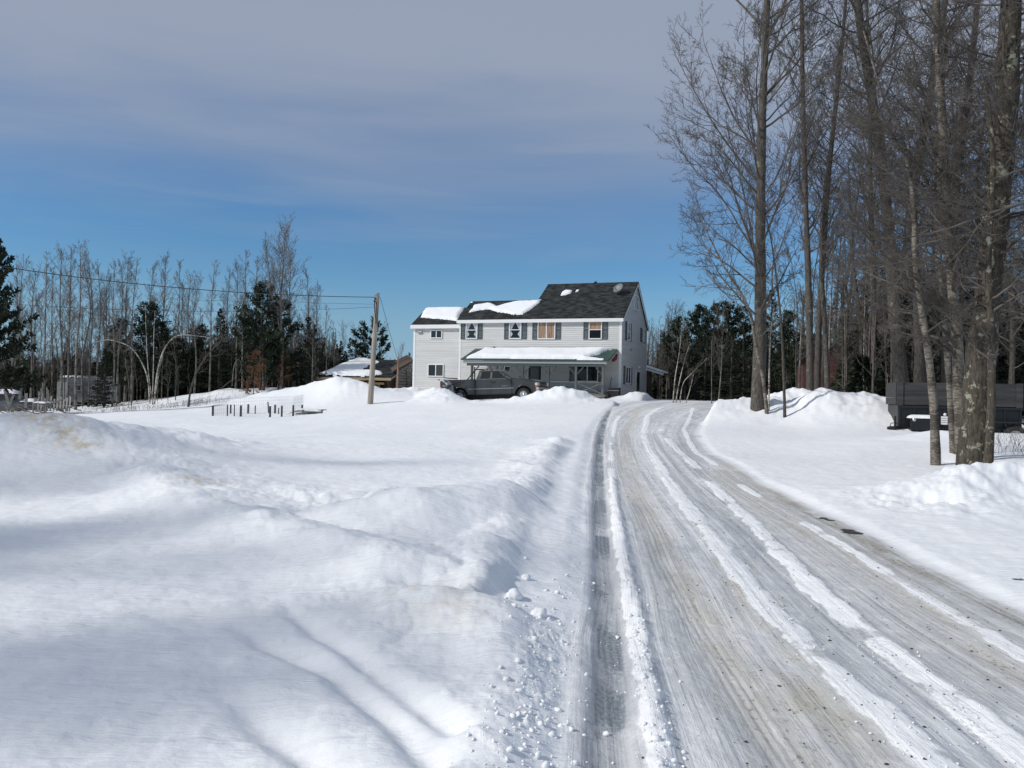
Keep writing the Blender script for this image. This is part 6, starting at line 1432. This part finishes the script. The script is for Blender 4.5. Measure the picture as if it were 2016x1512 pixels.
# right background: conifers and bare trees behind the drive
rc = [(1374, 604, 62, PIN, 0, 10, 'dark pine left of the group between house and tall maple', 'pine', 1.0), (1404, 598, 60, PIN, 1, 11, 'dark pine second in the group between house and tall maple', 'pine', .9), (1434, 600, 61, PIN, 2, 9, 'dark pine in the middle of the group before the tall maple', 'pine', 1.25), (1462, 602, 59, SPR, 2, 9, 'dark spruce just left of the tall maple trunk', 'spruce', 1.1), (1388, 640, 57, SPR, 2, 9, 'low dark spruce in front of the pine group', 'spruce', 1.5), (1440, 650, 56, SPR, 2, 9, 'low dark spruce beside the road end before the tall maple', 'spruce', 1.5),
      (1330, 628, 66, PIN, 2, 9, 'lopsided thin pine between the house and the pine group', 'pine', .8), (1516, 568, 58, SPR, 0, 9, 'tall pointed spruce just right of the tall maple trunk', 'spruce', 1.2), (1548, 615, 56, PIN, 0, 10, 'snow dusted pine right of the tall pointed spruce', 'pine', .9), (1500, 640, 60, SPR, 1, 8, 'dark spruce hidden behind the foot of the tall maple', 'spruce', 1.5),
      (1752, 480, 40, SPR, 2, 9, 'large dark hemlock behind the leaning tree', 'hemlock', 1.05), (1700, 560, 44, SPR, 0, 9, 'dark hemlock left of the large one', 'hemlock', 1.1), (1800, 500, 38, SPR, 0, 9, 'dark hemlock right of the large one above the trailer', 'hemlock', 1.2), (1880, 470, 34, SPR, 2, 9, 'dark hemlock behind the thick trunks', 'hemlock', 1.0), (1965, 560, 40, SPR, 2, 9, 'dark hemlock near the right edge behind the trailer', 'hemlock', 1.2), (2040, 420, 34, SPR, 0, 9, 'dark hemlock at the right edge', 'hemlock', 1.3), (1600, 660, 58, PIN, 1, 11, 'low pine behind the three close trunks', 'pine', 1.2), (1680, 640, 52, SPR, 1, 8, 'low hemlock right of the red cabin', 'hemlock', 1.3)]
for px, top, D, pr_, k, H0, lab, cat, wd in rc: put(cat + '_tree', pr_, k, H0, px, top, D, lab, cat, None, wd)
G2 = 'bare trees deep in the right hand woods'
rb_ = [(1284, 690, 70), (1296, 660, 72), (1306, 650, 68), (1318, 600, 66), (1330, 605, 70), (1345, 620, 64), (1560, 590, 60), (1575, 560, 56), (1605, 540, 60), (1642, 500, 54), (1660, 430, 48), (1672, 520, 58), (1690, 380, 44), (1705, 470, 52), (1735, 330, 42), (1765, 360, 46), (1782, 300, 38), (1830, 330, 40), (1850, 250, 36), (1895, 300, 34), (1930, 240, 32), (1960, 330, 36), (1990, 250, 30), (2035, 300, 34), (2080, 260, 30), (2140, 300, 34), (1650, 400, 52), (1750, 300, 54), (1870, 240, 45), (1945, 200, 46)]
for i, (px, top, D) in enumerate(rb_):
    lab = 'distant bare tree between the house corner and the dark pines' if px < 1350 else ('bare tree in the woods between the tall maple and the leaning tree' if px < 1720 else 'bare tree in the tangle behind the trailer and birches')
    put('bare_tree', BROAD if px < 1600 else DENSE, i, 13 if px < 1600 else 15, px, top if px < 1640 else top - 70, D, lab, 'tree', G2 if px >= 1350 else 'distant bare trees by the house corner', 1.0 if px < 1640 else 1.1)
# thin white birches fanning out beyond the road end
bw = onto(1330, 50)
for i, (pix, r, lab) in enumerate([([(1325, 790), (1329, 745), (1338, 690), (1342, 640)], .045, 'leftmost and straightest thin white birch beyond the end of the road'), ([(1330, 790), (1338, 750), (1349, 705), (1357, 680)], .045, 'second thin white birch beyond the road end, leaning right'), ([(1338, 791), (1345, 755), (1362, 735), (1392, 705)], .035, 'strongly leaning thin birch crossing behind the other birches'), ([(1350, 792), (1358, 768), (1366, 735)], .035, 'short thin birch right of the leaning one'), ([(1401, 797), (1401, 740), (1401, 672)], .03, 'straight thin grey sapling before the dark pines'), ([(1414, 799), (1419, 740), (1422, 680), (1424, 600)], .05, 'forked young tree before the dark pines, right of the straight sapling')]):
    tm, cm, b = bare(pxpath(pix, 49), r, .012, 400 + i, n=(10 if i < 5 else 24, 5, 4), L1=1.3 if i < 5 else 2.0, ang=(35, 10), up=.08, t0=.45 if i < 5 else .3, thin=.006, bark_m=M_BIRCH if i < 4 else M_ASPEN, twig_m=M_TWIG, sides=6, K=12)
    place('birch_tree' if i < 4 else 'sapling', lab, 'birch' if i < 4 else 'sapling', (tm, cm), b)
G3 = 'thin understorey saplings among the trunks'
for i in range(60):
    r = random.Random(i * 7 + 1)
    if i < 30: px, D = r.uniform(0, 640), r.uniform(57, 66); top = r.uniform(600, 720); lab = 'thin bare sapling in the understorey of the left woods'
    else: px, D = r.uniform(1560, 2060), r.uniform(35, 50); top = r.uniform(380, 640); lab = 'thin bare sapling in the understorey of the right woods'
    put('sapling', THIN, i, 7, px, top, D, lab, 'sapling', G3 + (' at the left' if i < 30 else ' at the right'), 1.0)

# far woods: one uncountable mass on each side
def far_woods(name, label, x0, x1, d0, d1, n, h, seed, ev=.35, mt=M_TWIG):
    rng = np.random.default_rng(seed); g = Geo(); sg = Geo()
    px = rng.uniform(x0, x1, n); D = rng.uniform(d0, d1, n); X = (px - 1008) / 1600 * D
    Z = terrain(X, D) - .1
    H = rng.uniform(.55, 1.0, n) * h * D / d0
    p0 = np.stack([X, D, Z], 1); d = np.stack([rng.normal(0, .04, n), rng.normal(0, .04, n), np.ones(n)], 1)
    bp, br = grow(p0, d, H, rng.uniform(.03, .09, n), 7, .05, .03, rng, .2); V, Q = tubes(bp, br, 4); g.add(V, Q)
    p, d, t, r = spawn(bp, br, 15, .15, .98, 42, 12, rng); L = np.repeat(H, 15) * .24 * (1.15 - t)
    b2_, r2_ = grow(p, d, L, np.full(len(p), .016), 4, .08, .1, rng, .5); V, Q = tubes(b2_, r2_, 3); g.add(V, Q)
    p, d, t, r = spawn(b2_, r2_, 5, .15, .98, 45, 12, rng); L = np.repeat(L, 5) * .5
    b3_, r3_ = grow(p, d, L, np.full(len(p), .010), 3, .05, .1, rng, .6); V, Q = tubes(b3_, r3_, 3); g.add(V, Q)
    # evergreen undergrowth
    m_ = int(n * ev); sel = rng.integers(0, n, m_); k = 420
    hh = H[sel] * rng.uniform(.35, .8, m_); f = rng.uniform(0, 1, (m_, k)); a = rng.uniform(0, 6.283, (m_, k)); rr = (1 - f) * hh[:, None] * .27 * np.sqrt(rng.uniform(.15, 1, (m_, k)))
    q = np.stack([X[sel][:, None] + rr * np.cos(a), D[sel][:, None] + 1 + rr * np.sin(a), Z[sel][:, None] + f * hh[:, None]], -1).reshape(-1, 3)
    dd = norm(np.stack([np.cos(a), np.sin(a), np.full(a.shape, -.3)], -1).reshape(-1, 3) + rng.normal(0, .3, (m_ * k, 3))); sd_ = norm(np.cross(dd, rng.normal(0, 1, dd.shape)))
    ln = rng.uniform(.25, .55, m_ * k)[:, None]
    sg.add(np.stack([q, q + dd * ln * .5 + sd_ * ln * .2, q + dd * ln, q + dd * ln * .5 - sd_ * ln * .2], 1).reshape(-1, 3), np.arange(m_ * k * 4).reshape(-1, 4))
    nq = sum(len(a_) for a_ in g.Q); g.add(np.concatenate(sg.V), np.concatenate(sg.Q))
    me = g.mesh(name, False); me.materials.append(mt); me.materials.append(M_NEEDLE)
    mi = np.zeros(len(me.polygons), np.int32); mi[nq:] = 1; me.polygons.foreach_set('material_index', mi)
    o = link(name, me); tag(o, label, 'woods', None, 'stuff'); return o
far_woods('far_woods', 'dense dark brown woods closing off the left side behind the front row of trees', -420, 660, 66, 82, 960, 6.3, 1, .55)
far_woods('far_woods', 'low far woods behind the shed and the utility pole', 640, 830, 80, 95, 90, 4.0, 2, .4)
far_woods('far_woods', 'dense grey brown woods right of the house and behind the tall trunks', 1262, 1700, 66, 85, 330, 7.0, 3, .45)
far_woods('far_woods', 'dense dark woods behind the trailer at the right', 1660, 3000, 34, 62, 480, 7.0, 4, .45)

# weeds poking out of the snow
def weeds(name, label, pts_, n, h, seed, spread=.8, thin=.006):
    rng = np.random.default_rng(seed); ab = rng.integers(0, len(pts_) - 1, n); t = rng.uniform(0, 1, n); A = np.array(pts_, float)
    q = A[ab] * (1 - t[:, None]) + A[ab + 1] * t[:, None]; X = (q[:, 0] - 1008) / 1600 * q[:, 1] + rng.normal(0, spread, n); Y = q[:, 1] + rng.normal(0, spread, n)
    p0 = np.stack([X, Y, terrain(X, Y) - .05], 1); d = np.stack([rng.normal(0, .25, n), rng.normal(0, .25, n), np.ones(n)], 1)
    bp, br = grow(p0, d, rng.uniform(.4, 1.1, n) * h, np.full(n, thin), 4, 0, .12, rng, .5); g = Geo(); V, Q = tubes(bp, br, 3); g.add(V, Q)
    p, d, t, r = spawn(bp, br, 3, .4, .95, 35, 10, rng); bp, br = grow(p, d, np.full(len(p), h * .22), np.full(len(p), thin * .7), 3, 0, .1, rng, .6); V, Q = tubes(bp, br, 3); g.add(V, Q)
    me = g.mesh(name, False); me.materials.append(M_TWIG); o = link(name, me); tag(o, label, 'weeds', None, 'stuff')
weeds('dry_weeds', 'dry weed stalks along the foot of the left tree line', [(100, 53), (220, 53), (300, 54), (380, 55), (420, 57)], 420, .55, 1)
weeds('dry_weeds', 'dry weed stalks under the trunks in front of the trailer wheel', [(1960, 19), (2040, 19)], 60, .7, 2, .5, .004)
# bare trees just outside the left edge that shade the foreground
for i in range(78):
    r = random.Random(900 + i); x, y = r.uniform(-42, -22), r.uniform(-22, 8); s = r.uniform(1.25, 1.75)
    o = place('bare_tree', 'slender bare tree standing outside the left edge of the picture', 'tree', ASP[i % 6], Vector((x, y, gz(x, y) - .05)), i * 1.3, (s * 1.35, s * 1.35, s), 'bare trees outside the left edge')
